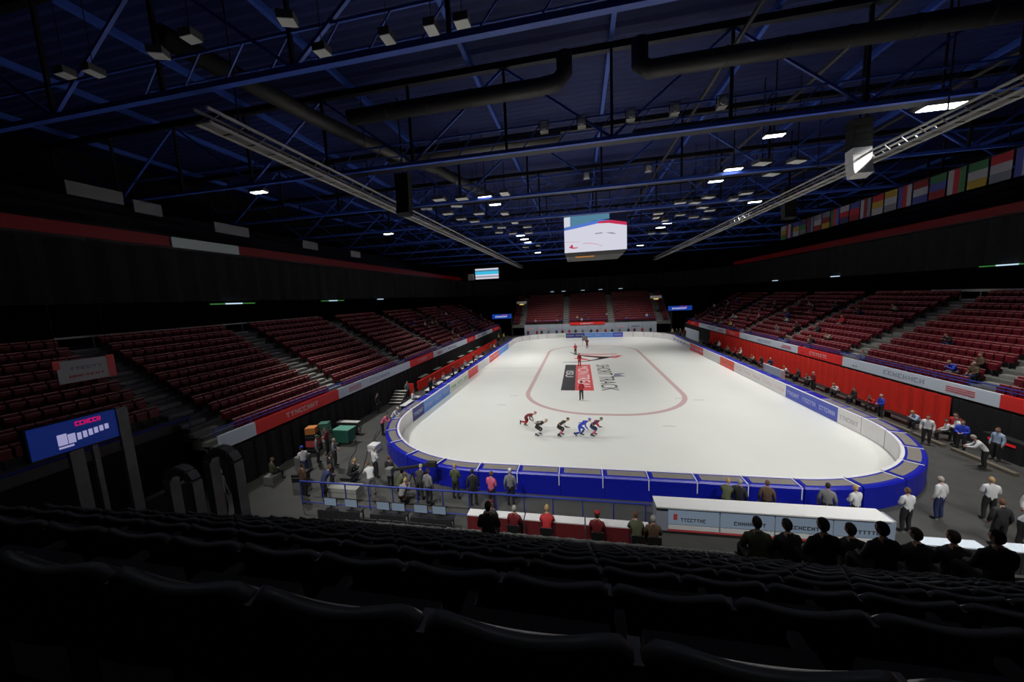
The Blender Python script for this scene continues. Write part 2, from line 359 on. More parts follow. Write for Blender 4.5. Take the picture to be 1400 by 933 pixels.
# ------------------------------------------------------------------ stands
ROW_D, ROW_R, NR = .75, .44, 12
X0, Z0 = 20.2, 2.55
mat('fascia_pink', (.72, .42, .42), .5); mat('glyph_grey2', (.36, .42, .52), .5)
FASC = [(-2.6, -.6, 'w'), (-.6, 6.3, 'r'), (6.3, 17.7, 'w'), (17.7, 23.9, 'r'), (23.9, 37.2, 'w'), (37.2, 41.9, 'r'), (41.9, 54.1, 'w'), (54.1, 61, 'r')]
AISL = {-1: [-2.2, 6.9, 17.1, 27.3, 37.5, 47.7, 57.9], 1: [8.0, 18.2, 28.2, 38.2, 48.2, 58.2]}
def side_stand(sd):
    nm = 'left' if sd < 0 else 'right'
    t = empty('grandstand', (sd*X0, 0, 0), 0, 'dark terraced stand of maroon seats along the %s side of the rink' % nm, 'grandstand')
    ystart = -2.7 if sd < 0 else -8
    for r in range(NR):
        x0 = r*ROW_D; z = Z0+r*ROW_R; y0 = ystart if r < 3 else (-12 if sd < 0 else -8)
        xa, xb = sorted((sd*x0, sd*(x0+ROW_D)))
        obj('terrace_step', MB().box(xa, y0, z-ROW_R-.25 if r else z-.3, xb, 63, z), 'concrete', t)
    for a in AISL[sd]:
        mb = MB()
        for r in range(NR):
            xa, xb = sorted((sd*(r*ROW_D+.36), sd*(r*ROW_D+ROW_D)))
            mb.box(xa, a-.6, Z0+r*ROW_R, xb, a+.6, Z0+r*ROW_R+.22)
            xa, xb = sorted((sd*(r*ROW_D+.02), sd*(r*ROW_D+.10))); mb.box(xa, a-.6, Z0+r*ROW_R, xb, a+.6, Z0+r*ROW_R+.012)
        obj('aisle_stair', mb, 'concrete_light', t)
    obj('terrace_front', MB().box(*((-.12, ystart, 0, 0, 63, 2.3) if sd > 0 else (0, ystart, 0, .12, 63, 2.3))), 'black_wall', t)
    # fascia boards with lettering
    xo = -.16*sd
    for k, (a, b, c) in enumerate(FASC):
        if sd > 0 and k == 0: a = -8; c = 'r'
        if sd > 0 and k == 1: a = -.6
        p = obj('fascia_board', MB().box(min(0, xo)+0, a+.01, 2.32, max(0, xo), b-.01, 3.06), 'fascia_red' if c == 'r' else 'fascia_white', t)
        Ls = min(3.2, (b-a)*.4)
        if b-a < 2.5: continue
        mb = glyphs(MB(), Ls, .30, 8, 0, .015, k+5)
        cy = (a+b)/2
        mb.v = [((xo+(y if sd > 0 else -y)), (cy+Ls/2-x if sd > 0 else cy-Ls/2+x), 2.55+z) for x, y, z in mb.v]
        obj('board_lettering', mb, 'fascia_pink' if c == 'r' else 'glyph_grey2', p)
        if c == 'w':
            mb = MB(); y1 = cy+(-Ls if sd > 0 else -Ls)
            for q in range(3):
                mb.box(xo-.015 if sd > 0 else xo, a+1.2, 2.52+q*.13, xo if sd > 0 else xo+.015, a+2.8, 2.58+q*.13)
            obj('board_lettering', mb, 'ink_red', p)
    # front rail
    mb = MB(); mb.tube([(0, ystart, 3.42), (0, 63, 3.42)], .035, 6); mb.tube([(0, ystart, 3.25), (0, 63, 3.25)], .025, 6)
    y = ystart
    while y <= 63: mb.tube([(0, y, 3.0), (0, y, 3.42)], .025, 6); y += 2
    obj('front_rail', mb, 'rail_blue', t)
    # concourse behind with pale kerb rail
    xa, xb = sorted((sd*NR*ROW_D, sd*17)); obj('concourse_slab', MB().box(xa, -12 if sd < 0 else -8, 7.1, xb, 63, 7.35), 'concrete', t)
    mb = MB(); y0, y1 = (-3, 16) if sd < 0 else (14, 22)
    xr = sd*(NR*ROW_D+.15); wd = .05 if sd < 0 else .1
    mb.box(xr-.03, y0 if sd < 0 else -6, 8.28-wd, xr+.03, y1, 8.28+wd)
    y = y0 if sd < 0 else -6
    while y < y1: mb.box(xr-.03, y, 7.35, xr+.03, y+.05, 8.28); y += 1.5
    obj('top_rail', mb, 'metal_pale', t)
    xa, xb = sorted((sd*16.9, sd*17)); obj('back_wall', MB().box(xa, -12, 7.35, xb, 63, 10.2), 'black_wall', t)
    # upper deck ring
    xa, xb = sorted((sd*10.2, sd*10.5)); ud = MB().box(xa, -14, 13.9, xb, 66, 14.0)
    obj('upper_front', ud.box(xa, -14, 14.0, xb, 66, 14.15), 'metal_dark', t)
    for k, (a, b) in enumerate([(-14, 3.9), (4.1, 9), (9, 26), (26, 40), (40, 66)]):
        white = (k == 1) if sd < 0 else False
        xa2, xb2 = sorted((sd*10.08, sd*10.2)); obj('upper_band', MB().box(xa2, a, 14.05, xb2, b, 14.75), 'led_dimwhite' if white else 'led_dimred', t)
    for q in range(4):
        xa, xb = sorted((sd*(10.5+q*2), sd*(12.5+q*2))); obj('upper_terrace', MB().box(xa, -14, 13.4+q*1.2, xb, 66, 14.2+q*1.2), 'metal_dark', t)
    return t
standL = side_stand(-1); standR = side_stand(1)
# maroon stadium seats
def seat_small():
    mb = MB()
    mb.add([(-.245,-.06,.40),(.245,-.06,.40),(.245,-.01,.40),(-.245,-.01,.40),(-.23,-.13,.86),(.23,-.13,.86),(.23,-.08,.86),(-.23,-.08,.86)],[(0,3,2,1),(0,1,5,4),(1,2,6,5),(2,3,7,6),(3,0,4,7)]); mb.cb((0, -.10, .875), (.47, .075, .03), 1); mb.cb((0, .05, .56), (.43, .07, .36)); mb.cb((0, .05, .745), (.42, .075, .02), 1); mb.cb((0, .02, .22), (.06, .06, .44), 2); mb.cb((-.255, .10, .58), (.03, .28, .04), 2)
    return mb
mat('seat_rim', (.62, .26, .26), .4)  # overhead highlight on the seat tops painted as a paler rim
SM = seat_small(); seatmesh = SM.me('stadium_seat', ['seat_red', 'seat_rim', 'metal_dark'])
spots = []
def near_aisle(v, lst): return any(abs(v-a) < .95 for a in lst)
for sd in (-1, 1):
    for r in range(NR):
        y = (-11.6 if sd < 0 else -7.6) if r >= 3 else (-2.0 if sd < 0 else -7.6)
        while y < 61.5:
            if not near_aisle(y, AISL[sd]) and not (sd > 0 and r == 0 and False):
                spots.append((sd*(X0+r*ROW_D+.52), y, Z0+r*ROW_R, PI/2 if sd < 0 else -PI/2, 'left' if sd < 0 else 'right', r))
            y += .52
FX = [-15.6, -5.2, 5.2, 15.6]
FY0, FZ0, FR = 66.0, 2.7, 13
for r in range(FR):
    x = -17.6
    while x < 17.7:
        if not near_aisle(x, FX): spots.append((x, FY0+r*.75+.52, FZ0+r*.5, PI, 'far', r))
        x += .52
def rot_face(a): return {'left': -PI/2, 'right': PI/2, 'far': PI}[a]
def vis(s):
    d = Vector(s[:3])+Vector((0, 0, .6))-CAM; z = d.dot(fwd)
    if z < 1: return False
    px = 700+FPX*d.dot(r2)/z; py = 466-FPX*d.dot(u2)/z
    return -10 < px < 1410 and 0 < py < 760
sv = sorted([s for s in spots if vis(s)], key=lambda s: (Vector(s[:3])-CAM).length)
indiv = sv[:300]; ids = set(id(s) for s in indiv)
rowc = {}
for s in sorted(indiv, key=lambda s: (s[4], s[5], s[1])):
    o = link('stadium_seat', seatmesh, None, s[:3], rot_face(s[4]))
    k_ = rowc.get((s[4], s[5]), 0); rowc[(s[4], s[5])] = k_+1
    tag(o, 'maroon seat, %s from the near end, in the %s row of the %s stand' % (ordn(k_), ordn(s[5]), s[4]), 'seat', 'maroon seats of the %s stand' % s[4])
mb = MB()
for s in spots:
    if id(s) in ids: continue
    if s[1] < 0 and not vis(s): continue
    a = rot_face(s[4]); c, sn = math.cos(a), math.sin(a); o = len(mb.v)
    mb.v += [(s[0]+x*c-y*sn, s[1]+x*sn+y*c, s[2]+z) for x, y, z in SM.v]
    mb.f += [tuple(i+o for i in f) for f in SM.f]; mb.m += SM.m
tag(obj('stadium_seat_rows', mb, ['seat_red', 'seat_rim', 'metal_dark']), 'remaining maroon seats in long rows around the arena bowl', 'seats', None, 'stuff')

# red drape along right stand and black drapes
def drape(name, x0, y0, x1, y1, z0, z1, m, label, cat, amp=.05, grp=None, step=.25):
    mb = MB(); n = max(2, int(math.hypot(x1-x0, y1-y0)/step)); d = Vector((x1-x0, y1-y0)).normalized(); nn = Vector((-d.y, d.x)); vs = []
    for th in (0, .03):
        for i in range(n+1):
            t = i/n; off = amp*math.sin(i*1.9)+th
            for z in (z0, z1): vs.append((x0+(x1-x0)*t+nn.x*off, y0+(y1-y0)*t+nn.y*off, z))
    k = (n+1)*2; fs = []
    for i in range(n):
        a = 2*i; fs.append((a, a+2, a+3, a+1)); fs.append((k+a, k+a+1, k+a+3, k+a+2)); fs.append((a+1, a+3, k+a+3, k+a+1)); fs.append((a, k+a, k+a+2, a+2))
    fs.append((0, 1, k+1, k)); fs.append((2*n, k+2*n, k+2*n+1, 2*n+1))
    mb.add(vs, fs)
    return tag(obj(name, mb, m, smooth=False), label, cat, grp)
drape('red_drape', 19.9, 48, 19.9, 8.6, -.03, 2.2, 'drape_red', 'long bright red drape hung below the right stand', 'drape')
drape('black_drape', 19.9, 8.4, 19.9, -8, -.03, 2.2, 'drape_black', 'black drape below the near end of the right stand', 'drape')
drape('black_drape', -19.9, -2.6, -19.9, 60, -.03, 2.2, 'drape_black', 'black drape below the left stand fascia', 'drape')
for nm, a in (('left', (-30.6, -14, -30.6, 62)), ('right', (30.6, -10, 30.6, 62)), ('far', (-19, 77.5, 19, 77.5)), ('far left corner', (-30.6, 62, -19, 77.5)), ('far right corner', (30.6, 62, 19, 77.5))):
    drape('blackout_curtain', *a, 10.15, 13.8, 'drape_black', 'black curtain closing off the upper tier on the %s' % nm + (' side' if 'corner' not in nm else ''), 'curtain', .09, None, .5)

# far stand
t = empty('grandstand', (0, FY0, 0), 0, 'terraced stand of maroon seats behind the far end of the rink', 'grandstand')
for r in range(FR): obj('terrace_step', MB().box(-18, r*.75, FZ0+r*.5-.7, 18, r*.75+.75, FZ0+r*.5), 'concrete', t)
for a in FX:
    mb = MB()
    for r in range(FR): mb.box(a-.55, r*.75+.36, FZ0+r*.5, a+.55, r*.75+.75, FZ0+r*.5+.25)
    obj('aisle_stair', mb, 'concrete_light', t)
obj('back_wall', MB().box(-30, 12.5, 0, 30, 13, 11), 'black_wall', t)
obj('side_wall', MB().box(-18.3, 0, 0, -18, 10, 5), 'black_wall', t); obj('side_wall', MB().box(18, 0, 0, 18.3, 10, 5), 'black_wall', t)
obj('front_rail', MB().tube([(-18, 0, 3.5), (18, 0, 3.5)], .04, 6), 'rail_blue', t)
t = empty('board_wall', (0, 64, 0), 0, 'long pale grey board wall behind the far end of the rink', 'board')
for k in range(10):
    x = -14.8+k*2.94
    p = obj('board_panel', MB().box(x+.02, 0, -.03, x+2.92, .12, 2.75), mat('board_pale', (.42, .47, .55), .5), t)
    if k in (0, 1, 7, 8): obj('board_lettering', MB().box(x+.6, -.015, 1.7, x+2.2, 0, 2.0), 'ad_pink' if k != 8 else 'ink_grey', p)
obj('red_header', MB().box(-4.2, -.1, 2.45, 3.6, -.01, 3.1), 'fascia_red', t)
g = glyphs(MB(), 3, .28, 8, 0, .01, 3); g.v = [(x-1.8, y-.1, z+2.62) for x, y, z in g.v]; obj('header_lettering', g, 'fascia_white', t)

# near stand (the camera's own)
def near_z(n): return 7.72-.58*n
def near_y(n): return -15.37+.80*n
t = empty('grandstand', (0, -5.3, 0), 0, 'dark near stand of stepped rows in the foreground', 'grandstand')
for n in range(-1, 13):
    y0 = near_y(n)-.25
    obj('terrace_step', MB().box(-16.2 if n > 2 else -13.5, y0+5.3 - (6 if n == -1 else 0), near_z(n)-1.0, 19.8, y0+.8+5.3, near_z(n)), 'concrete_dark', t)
obj('terrace_front', MB().box(-16.2, -.2, -.03, 19.8, 0, .76), 'black_wall', t)

# ------------------------------------------------------------------ near seats
def back_mesh():
    W, H, nx, nz = .262, .52, 16, 9; vs = []; fs = []
    for side in (0, 1):
        for j in range(nz+1):
            v = j/nz
            for i in range(nx+1):
                u = -1+2*i/nx
                wv = W*(1-.10*max(0, v-.8)**2/.2) ; top = H*(1-.085*abs(u)**12)
                z = .36+v*top-.012*math.cos(u*PI)*(v > .99)
                y = .028*u*u - .10*v + (-.05*max(0, v-.86)/.14) + (0 if side == 0 else -.035)
                if side and v > .93: z -= .02
                vs.append((u*wv, y, z))
    k = (nx+1)*(nz+1)
    for j in range(nz):
        for i in range(nx):
            a = j*(nx+1)+i; fs.append((a+1, a, a+nx+1, a+nx+2)); fs.append((k+a, k+a+1, k+a+nx+2, k+a+nx+1))
    edge0 = len(fs)
    for i in range(nx): a = nz*(nx+1)+i; fs.append((a+1, a, k+a, k+a+1))
    edge1 = len(fs)
    for i in range(nx): a = i; fs.append((a, a+1, k+a+1, k+a))
    for j in range(nz):
        a = j*(nx+1); fs.append((a, k+a, k+a+nx+1, a+nx+1)); a = j*(nx+1)+nx; fs.append((a, a+nx+1, k+a+nx+1, k+a))
    m_ = MB().add(vs, fs)
    for i in range(edge0, edge1): m_.m[i] = 1
    return m_
seat = empty('folding_seat', (0, 0, 0), 0, 'x', 'seat', 'dark folding seats in the near stand')
kids = [link('backrest', back_mesh().me('backrest', ['seat_dark', 'seat_edge'], True), seat)]
p = MB(); p.cb((0, .06, .54), (.44, .06, .30), 0, Matrix.Rotation(.1, 3, 'X')); kids.append(obj('seat_pan', p, 'seat_pad', seat))
f = MB(); f.cb((.265, .12, .56), (.035, .26, .03)); f.cb((.265, 0, .28), (.03, .06, .56)); kids.append(obj('armrest', f, 'seat_pad', seat)); kids.append(obj('corner_cap', MB().cb((.262, -.12, .80), (.03, .07, .07)), 'metal_grey', seat))
cands = []
for n in range(13):
    k0 = -1.595-.53*14; i = 0
    while k0+i*.53 < 19.5:
        x = k0+i*.53; P = (x, near_y(n), near_z(n))
        d = Vector(P)+Vector((0, 0, .85))-CAM; z = d.dot(fwd)
        if z > .25:
            px = 700+FPX*d.dot(r2)/z; py = 466-FPX*d.dot(u2)/z
            if -150 < px < 1500 and py < 1100: cands.append((d.length, n, P))
        i += 1
cands.sort(key=lambda c: c[0])
cnt = {}
first = True
by_row = {}
for c in cands[:300]: by_row.setdefault(c[1], []).append(c[2])
mb_rest = MB()
for n, ps in by_row.items():
    ps.sort()
    for i, P in enumerate(ps):
        lab = 'dark folding seat, %s from the left in the %s row below the camera' % (ordn(i), ordn(n))
        if first: seat.location = P; seat['label'] = lab; first = False
        else: copy_thing(seat, kids, P, 0, lab)
for c in cands[300:]:
    x, y, z = c[2]; mb_rest.cb((x, y-.05, z+.62), (.48, .05, .5)); mb_rest.cb((x, y+.2, z+.43), (.46, .4, .06)); mb_rest.cb((x+.27, y+.05, z+.4), (.04, .3, .5))
if mb_rest.v: tag(obj('folding_seat_rows', mb_rest, 'seat_dark'), 'lowest dark seats at the far side of the near stand', 'seats', None, 'stuff')

# ------------------------------------------------------------------ roof trusses
def lattice(z0, z1, xs, pat, parent, r=.09):
    for i in range(len(xs)-1):
        a = (xs[i], 0, z0 if i % 2 else z1); b = (xs[i+1], 0, z1 if i % 2 else z0)
        obj('diagonal', MB().bar(a, b, r), 'truss_blue', parent)
TY = [-13, -4.2, 5.1, 14, 23, 32, 41, 50, 59, 68]
tr = empty('roof_truss', (0, TY[0], 0)); tk = []
def tp(name, mb, m): o = obj(name, mb, m, tr); tk.append(o)
tp('bottom_chord', MB().box(-43, -.12, 17.85, 43, .12, 18.05), 'truss_blue')
tp('walkway_floor', MB().box(-20, .12, 17.95, 20, .95, 18.0), 'metal_dark')
tp('walkway_rail', MB().tube([(-43, 0, 19.2), (43, 0, 19.2)], .06, 6), 'truss_blue')
tp('walkway_rail', MB().tube([(-20, .95, 18.9), (20, .95, 18.9)], .035, 6), 'truss_blue')
tp('top_chord', MB().box(-43, -.16, 22.45, 43, .16, 22.8), 'metal_dark')
xs = [-42+6*i for i in range(15)]
for x in xs: tp('vertical', MB().bar((x, 0, 18), (x, 0, 22.5), .14), 'metal_dark')
for i in range(14):
    a, b = ((xs[i], 0, 18), (xs[i+1], 0, 22.5)) if i % 2 else ((xs[i], 0, 22.5), (xs[i+1], 0, 18))
    tp('diagonal', MB().bar(a, b, .12), 'truss_blue')
for i in range(20):
    x = -19+i*2; tp('rail_brace', MB().bar((x, 0, 18.05), (x+1, 0, 19.2), .05), 'truss_blue')
tl = ['dark blue steel roof truss across the hall, %s from the near end' % ordn(i) for i in range(len(TY))]
tag(tr, tl[0], 'truss', 'steel trusses under the roof')
for i, y in enumerate(TY[1:]): copy_thing(tr, [o for o in tk if y > 0 or not o.name.startswith('walkway_floor')], (0, y, 0), 0, tl[i+1])

# long lighting catwalks
def catwalk(x, y0, nm):
    t = empty('lighting_catwalk', (x, y0, 16.3), 0, 'long pale grey metal catwalk hung lengthwise on the %s of the roof' % nm, 'catwalk', 'lengthwise catwalks')
    L = 68-y0
    for dx, dz in ((-.3, 0), (.3, 0), (-.3, .5), (.3, .5)): obj('chord', MB().bar((dx, 0, dz), (dx, L, dz), .09), 'metal_pale', t)
    obj('deck_plate', MB().box(-.26, 0, .02, .26, L, .05), 'metal_grey', t)
    mb = MB(); y = 0
    while y < L-1: mb.bar((-.3, y, 0), (-.3, y+.5, .5), .04); mb.bar((.3, y, 0), (.3, y+.5, .5), .04); mb.bar((-.3, y, 0), (.3, y, 0), .04); y += 1
    obj('lacing', mb, 'metal_grey', t)
    y = 1.5
    while y < L: obj('hanger', MB().tube([(0, y, .5), (0, y, 6.9)], .03, 5), 'metal_dark', t); y += 9
catwalk(-15.5, -4.9, 'left'); catwalk(14.9, -6, 'right')
# lit lamps: housing, reflector, lens and a real light
LIT = [(16.4, 6.7, 1.5, 'right'), (9.4, 7.9, .9, 'r'), (9.45, 13.5, 1, 'r'), (9.2, 16.2, .9, 'r'), (16.1, 25.3, 1, 'right'), (9.5, 33.4, 1, 'r'), (9.3, 36.4, 1, 'r'), (16.4, 41.3, 1, 'right'), (9.6, 54.5, 1, 'r'),
       (-9.75, 14, 1, 'l'), (-9.5, 16.6, .9, 'l'), (-10, 33.9, 1, 'l'), (-9.95, 37.3, 1, 'l'), (-9.9, 40.5, .9, 'l'), (-9.9, 54.5, 1, 'l'), ]
def lamp(x, y, s, lab, power, aim, size=80, lit=True):
    t = empty('floodlight', (x, y, 18.05), 0, lab, 'floodlight', 'ceiling floodlights')
    t.scale = (s, s, 1)
    obj('housing', MB().prism([(-.62, -.26), (.62, -.26), (.62, .26), (-.62, .26)], .02, .2), 'housing', t)
    obj('lens', MB().box(-.56, -.21, -.01, .56, .21, .02), 'lens_lit' if lit else 'lens_off', t)
    obj('bracket', MB().bar((0, 0, .2), (0, 0, 5.27), .05), 'metal_dark', t)
    if lit:
        ld = bpy.data.lights.new('lamp_light', 'SPOT'); ld.energy = power; ld.spot_size = R(size); ld.spot_blend = .8; ld.shadow_soft_size = .4; ld.color = (1, .985, .94)
        lo = bpy.data.objects.new('lamp_light', ld); COL.objects.link(lo); lo.parent = t; lo.location = (0, 0, -.05)
        lo.rotation_euler = (Vector(aim)-Vector((x, y, 18.0))).to_track_quat('-Z', 'Y').to_euler()
k = {'l': 0, 'r': 0, 'right': 0}
NMS = {'l': 'inner left', 'r': 'inner right', 'right': 'outer right'}
LW = [1.05, 0.12, 0.12, 0.47, 1.52, 0.24, 0.12, 1.89, 1.3, 0.33, 0.68, 1.1, 0.74, 0.66, 1.5]
for j_, (x, y, s, g) in enumerate(LIT):
    aim = (x*.8, max(5, min(58, y+(4 if y > 50 else 0))), 0)
    lamp(x, y, s, 'bright lit floodlight under the roof, %s from the near end in the %s line' % (ordn(k[g]), NMS[g]), ICE_LAMP_W*LW[j_], aim, 105)
    k[g] += 1
for x in (-16, -9.5, -3, 3, 9.5, 16):  # unseen lamps added to brighten the near end of the ice
    lamp(x, -12.0, 1, 'lit floodlight over the camera end of the roof, %s from the left' % ordn([-16, -9.5, -3, 3, 9.5, 16].index(x)), ICE_LAMP_W*{-16: 1.23, -9.5: 1.65, -3: .76, 3: .48, 9.5: 1.5, 16: 1.5}[x], (x*.8, 3, 0), 56)
lamp(-25.4, 6.9, 1, 'lit floodlight alone high above the left stand', ICE_LAMP_W*1.75, (-11, 8, 0), 80)
lamp(-25.5, 25.2, 1, 'small lit floodlight above the left stand, farther back', ICE_LAMP_W*1.25, (-11, 24, 0), 80)
# unlit pale fixtures
OFF = [(-6.34, -4.9), (-5.33, -4.9), (-7.85, -4.9), (-10.31, -6.26), (-10.25, -4.9), (-13.65, -6.43), (-15.39, -6.13), (-19.47, -6.18), (-18.43, -6.02)]
OFF2 = [(-15.58, 14.8), (-13.36, 12.5), (-12.69, 14.9), (-14.48, 17.3), (-11.5, 12.9), (-11.61, 18.4), (-7.77, 12.75), (-9.19, 19.4), (-14.0, 19.9), (-13.05, 21.6), (-12.39, 24.87), (-11, 26), (-9, 24), (-8, 27), (-12, 29), (-10.5, 30.5), (-8.4, 31),
        (10.66, 12.0), (12.64, 14.9), (13.0, 12.37), (7.92, 21.6), (9.41, 22.1), (10.05, 20.4), (12.86, 22.2), (13.15, 20.24), (6.78, 25.75), (9.5, 27.55), (13.31, 31.0), (11.5, 29.5), (8.5, 30.2), (7, 28), (12.2, 26.4), (10.9, 24.6), (8.7, 39.5), (10.6, 40), (-8.6, 43.4), (-10.8, 44)]
off = empty('floodlight', (0, 0, 0)); okids = [obj('housing', MB().box(-.38, -.3, .0, .38, .3, .22), 'housing', off), obj('lens', MB().box(-.36, -.28, -.02, .36, .28, .0), 'lens_off', off), obj('bracket', MB().bar((0, 0, .2), (0, 0, 5.52), .03), 'metal_dark', off)]
tag(off, None, 'floodlight', 'unlit floodlights')
ft = True
for i, (x, y) in enumerate(OFF+OFF2):
    sdn = 'left' if x < 0 else 'right'
    lab = 'unlit pale floodlight, %s side of the roof, %s from the near end' % (sdn, ordn(sorted([(p[1], p[0]) for p in OFF+OFF2 if (p[0] < 0) == (x < 0)]).index((y, x))))
    if ft: o = off; o.location = (x, y, 17.8); o['label'] = lab; ft = False
    else: o = copy_thing(off, okids, (x, y, 17.8), 0, lab)
    o.rotation_euler = (0, 0, R(random.choice([0, 90, 20])))
    o.scale = (.62, .62, 1) if i < len(OFF) else (1.35, 1.2, 1)
# cube fixtures on the second truss walkway
wf = empty('spotlight', (0, 0, 0)); wk = [obj('housing', MB().box(-.22, -.2, 0, .22, .25, .42), 'metal_pale', wf), obj('lens', MB().tube([(0, -.2, .21), (0, -.26, .21)], .17, 12), 'lens_off', wf), obj('yoke', MB().bar((-.26, 0, .2), (-.26, 0, .6), .04).bar((.26, 0, .2), (.26, 0, .6), .04).bar((-.26, 0, .6), (.26, 0, .6), .04).bar((0, 0, .6), (0, .35, .6), .05), 'metal_dark', wf)]
tag(wf, None, 'spotlight', 'spotlights on the truss walkways')
first = True
for j, (ty, xs_) in enumerate([(5.1, (-3.73, -1.64, .95, 3.17, 5.45)), (14, (-1.2, 3.5)), (-4.2, (-2.5, 2.6))]):
    for i, x in enumerate(xs_):
        lab = 'pale spotlight on the %s roof truss, %s from the left' % (ordn(TY.index(ty)), ordn(i))
        if first: wf.location = (x, ty-.35, 18.6); wf['label'] = lab; first = False
        else: copy_thing(wf, wk, (x, ty-.35, 18.6), 0, lab)
# ducts
def duct(pts, r, label):
    t = tag(obj('air_duct', MB().tube(pts, r, 16), 'duct', smooth=True), label, 'duct')
    L = 0
    for i in range(len(pts)-1):
        a, b = Vector(pts[i]), Vector(pts[i+1]); n = int((b-a).length/2.5); d = (b-a).normalized()
        for k in range(1, n): q = a+d*2.5*k; obj('duct_seam', MB().tube([q-d*.04, q+d*.04], r+.03, 16), 'duct', t)
duct([(-18, -4, 20.3), (-17, 2.5, 20.3), (-16, 6.5, 20.3), (-13.5, 12.5, 20.3), (-11, 22, 20.3)], .42, 'long round grey air duct running back along the left of the roof')
duct([(-15, 3.5, 20.3), (-3.8, 3.5, 20.3), (-2.9, 3.7, 20.5), (-2.5, 4.0, 21.1), (-2.5, 4.0, 22)], .42, 'round grey air duct crossing the roof left of centre')
duct([(1.3, 4, 22), (1.3, 4, 20.9), (1.7, 3.7, 20.4), (2.6, 3.5, 20.3), (20, 3.5, 20.3)], .42, 'round grey air duct with an elbow crossing the roof right of centre')
duct([(2, 11, 20.3), (20, 11, 20.3)], .4, 'round air duct crossing the roof behind the second truss, right side')
duct([(-16, 9.5, 20.3), (-3, 9.5, 20.3)], .4, 'round air duct crossing the roof behind the second truss, left side')
for i, (x, y) in enumerate([(6.0, -6), (12, -6), (22, -6)]):
    tag(obj('conduit', MB().tube([(x, y, 21.5), (x, 66, 21.5)], .12, 8), 'duct'), '%s thin pipe from the centre running lengthwise under the right roof' % ordn(i), 'pipe', 'roof pipes')
# hanging loudspeaker columns
mat('speaker_pale', (.7, .7, .7), .5)  # light from the ice painted into the lower cabinets' colour
def array(x, y, zt, n, white, label):
    t = empty('speaker_array', (x, y, zt), 0, label, 'loudspeaker', 'hanging speaker columns')
    a = 0; p = Vector((0, 0, 0))
    obj('rigging', MB().bar((0, 0, 0), (0, 0, 23.34-zt), .08).box(-.5, -.3, -.04, .5, .3, .04), 'metal_dark', t)
    for i in range(n):
        rot = Matrix.Rotation(a, 3, 'X'); c = p+rot @ Vector((0, 0, -.2))
        obj('speaker_cabinet', MB().cb(c, (.95, .62, .37), 0, rot), 'speaker_pale' if (white and i >= n-4) else 'black_wall', t)
        p = p+rot @ Vector((0, 0, -.40)); a += R(-5 if i > n/2 else -1.5)
array(14.1, 8.6, 18.6, 8, True, 'curved hanging speaker column with pale lower cabinets, right side near the camera')
array(-14.0, 7.6, 18.3, 7, False, 'black hanging speaker column beside the left catwalk')
array(17.4, 21.8, 18.3, 7, False, 'black hanging speaker column beside the right catwalk, farther back')

# scoreboard
sb = empty('scoreboard', (0, 30, 14.0), 0, 'big centre-hung video scoreboard showing the white ice', 'scoreboard')
FW = 3.55
obj('housing', MB().box(-FW, -3.4, .35, FW, 3.4, 4.75), 'housing', sb)
mb = MB(); mb.add([(-FW, -3.5, .3), (FW, -3.5, .3), (FW, 3.5, .3), (-FW, 3.5, .3), (-FW+.12, -3.2, -.1), (FW-.35, -3.2, -.1), (FW-.35, 3.2, -.1), (-FW+.12, 3.2, -.1)],
                  [(0, 1, 2, 3), (7, 6, 5, 4), (0, 4, 5, 1), (1, 5, 6, 2), (2, 6, 7, 3), (3, 7, 4, 0)]); obj('lower_skirt', mb, mat('skirt', (.06, .06, .06), .6), sb)
def scr(parent, polys):
    for nm, poly, m, d in polys:
        mb = MB(); mb.prism(poly, 0, .012); mb.v = [(x, -3.5-d-z, y) for x, y, z in mb.v]; obj(nm, mb, m, parent)
h = 4.45; z0 = .34
def U(x, y): return (-FW+x*2*FW, z0+y*h)
def Up(*a): return [U(*p) for p in a]
face = obj('screen', MB().box(-FW, -3.5, z0, FW, -3.4, z0+h), 'scr_dark', sb)
scr(face, [('screen_sky', Up((0, .62), (.16, .66), (.5, .78), (.73, .80), (.73, 1), (0, .93)), 'scr_sky', 0.002),
           ('screen_ice', Up((0, 0), (1, 0), (1, .60), (.72, .69), (.58, .71), (.2, .62), (0, .58)), 'scr_white', 0.002),
           ('screen_boards', Up((0, .58), (.2, .62), (.58, .71), (.72, .69), (1, .60), (1, .68), (.76, .76), (.58, .79), (.3, .72), (0, .64)), 'scr_blue', 0.004),
           ('screen_boards', Up((.55, .70), (.72, .69), (1, .60), (1, .68), (.76, .76), (.55, .75)), 'scr_red', .018),
           ('screen_crowd', Up((.0, .66), (.10, .68), (.10, .92), (0, .91)), 'scr_white', .018),
           ('screen_logo', Up((.50, .43), (.62, .44), (.62, .47), (.50, .46)), 'scr_grey', .018), ('screen_logo', Up((.66, .46), (.78, .45), (.84, .40), (.76, .41)), 'scr_grey', .018),
           ('screen_mark', Up((.07, .13), (.13, .22), (.14, .13), (.22, .13), (.22, .11), (.14, .10)), 'scr_red', .018),
           ('screen_line', Up((.3, .22), (.4, .225), (.52, .19), (.62, .12), (.62, .11), (.52, .175), (.4, .21), (.3, .205)), 'scr_pink', .018),
           ('screen_line', Up((.02, .29), (.25, .27), (.25, .262), (.02, .28)), 'scr_pink', .018)])
obj('light_ring', MB().tube([(-2.3, -3.0, -.16), (-.1, -3.0, -.16)], .08, 8), 'glow_orange', sb)
for x in (-2, 2): obj('cable', MB().tube([(x, 0, 4.7), (x, 0, 9)], .04, 6), 'metal_dark', sb)
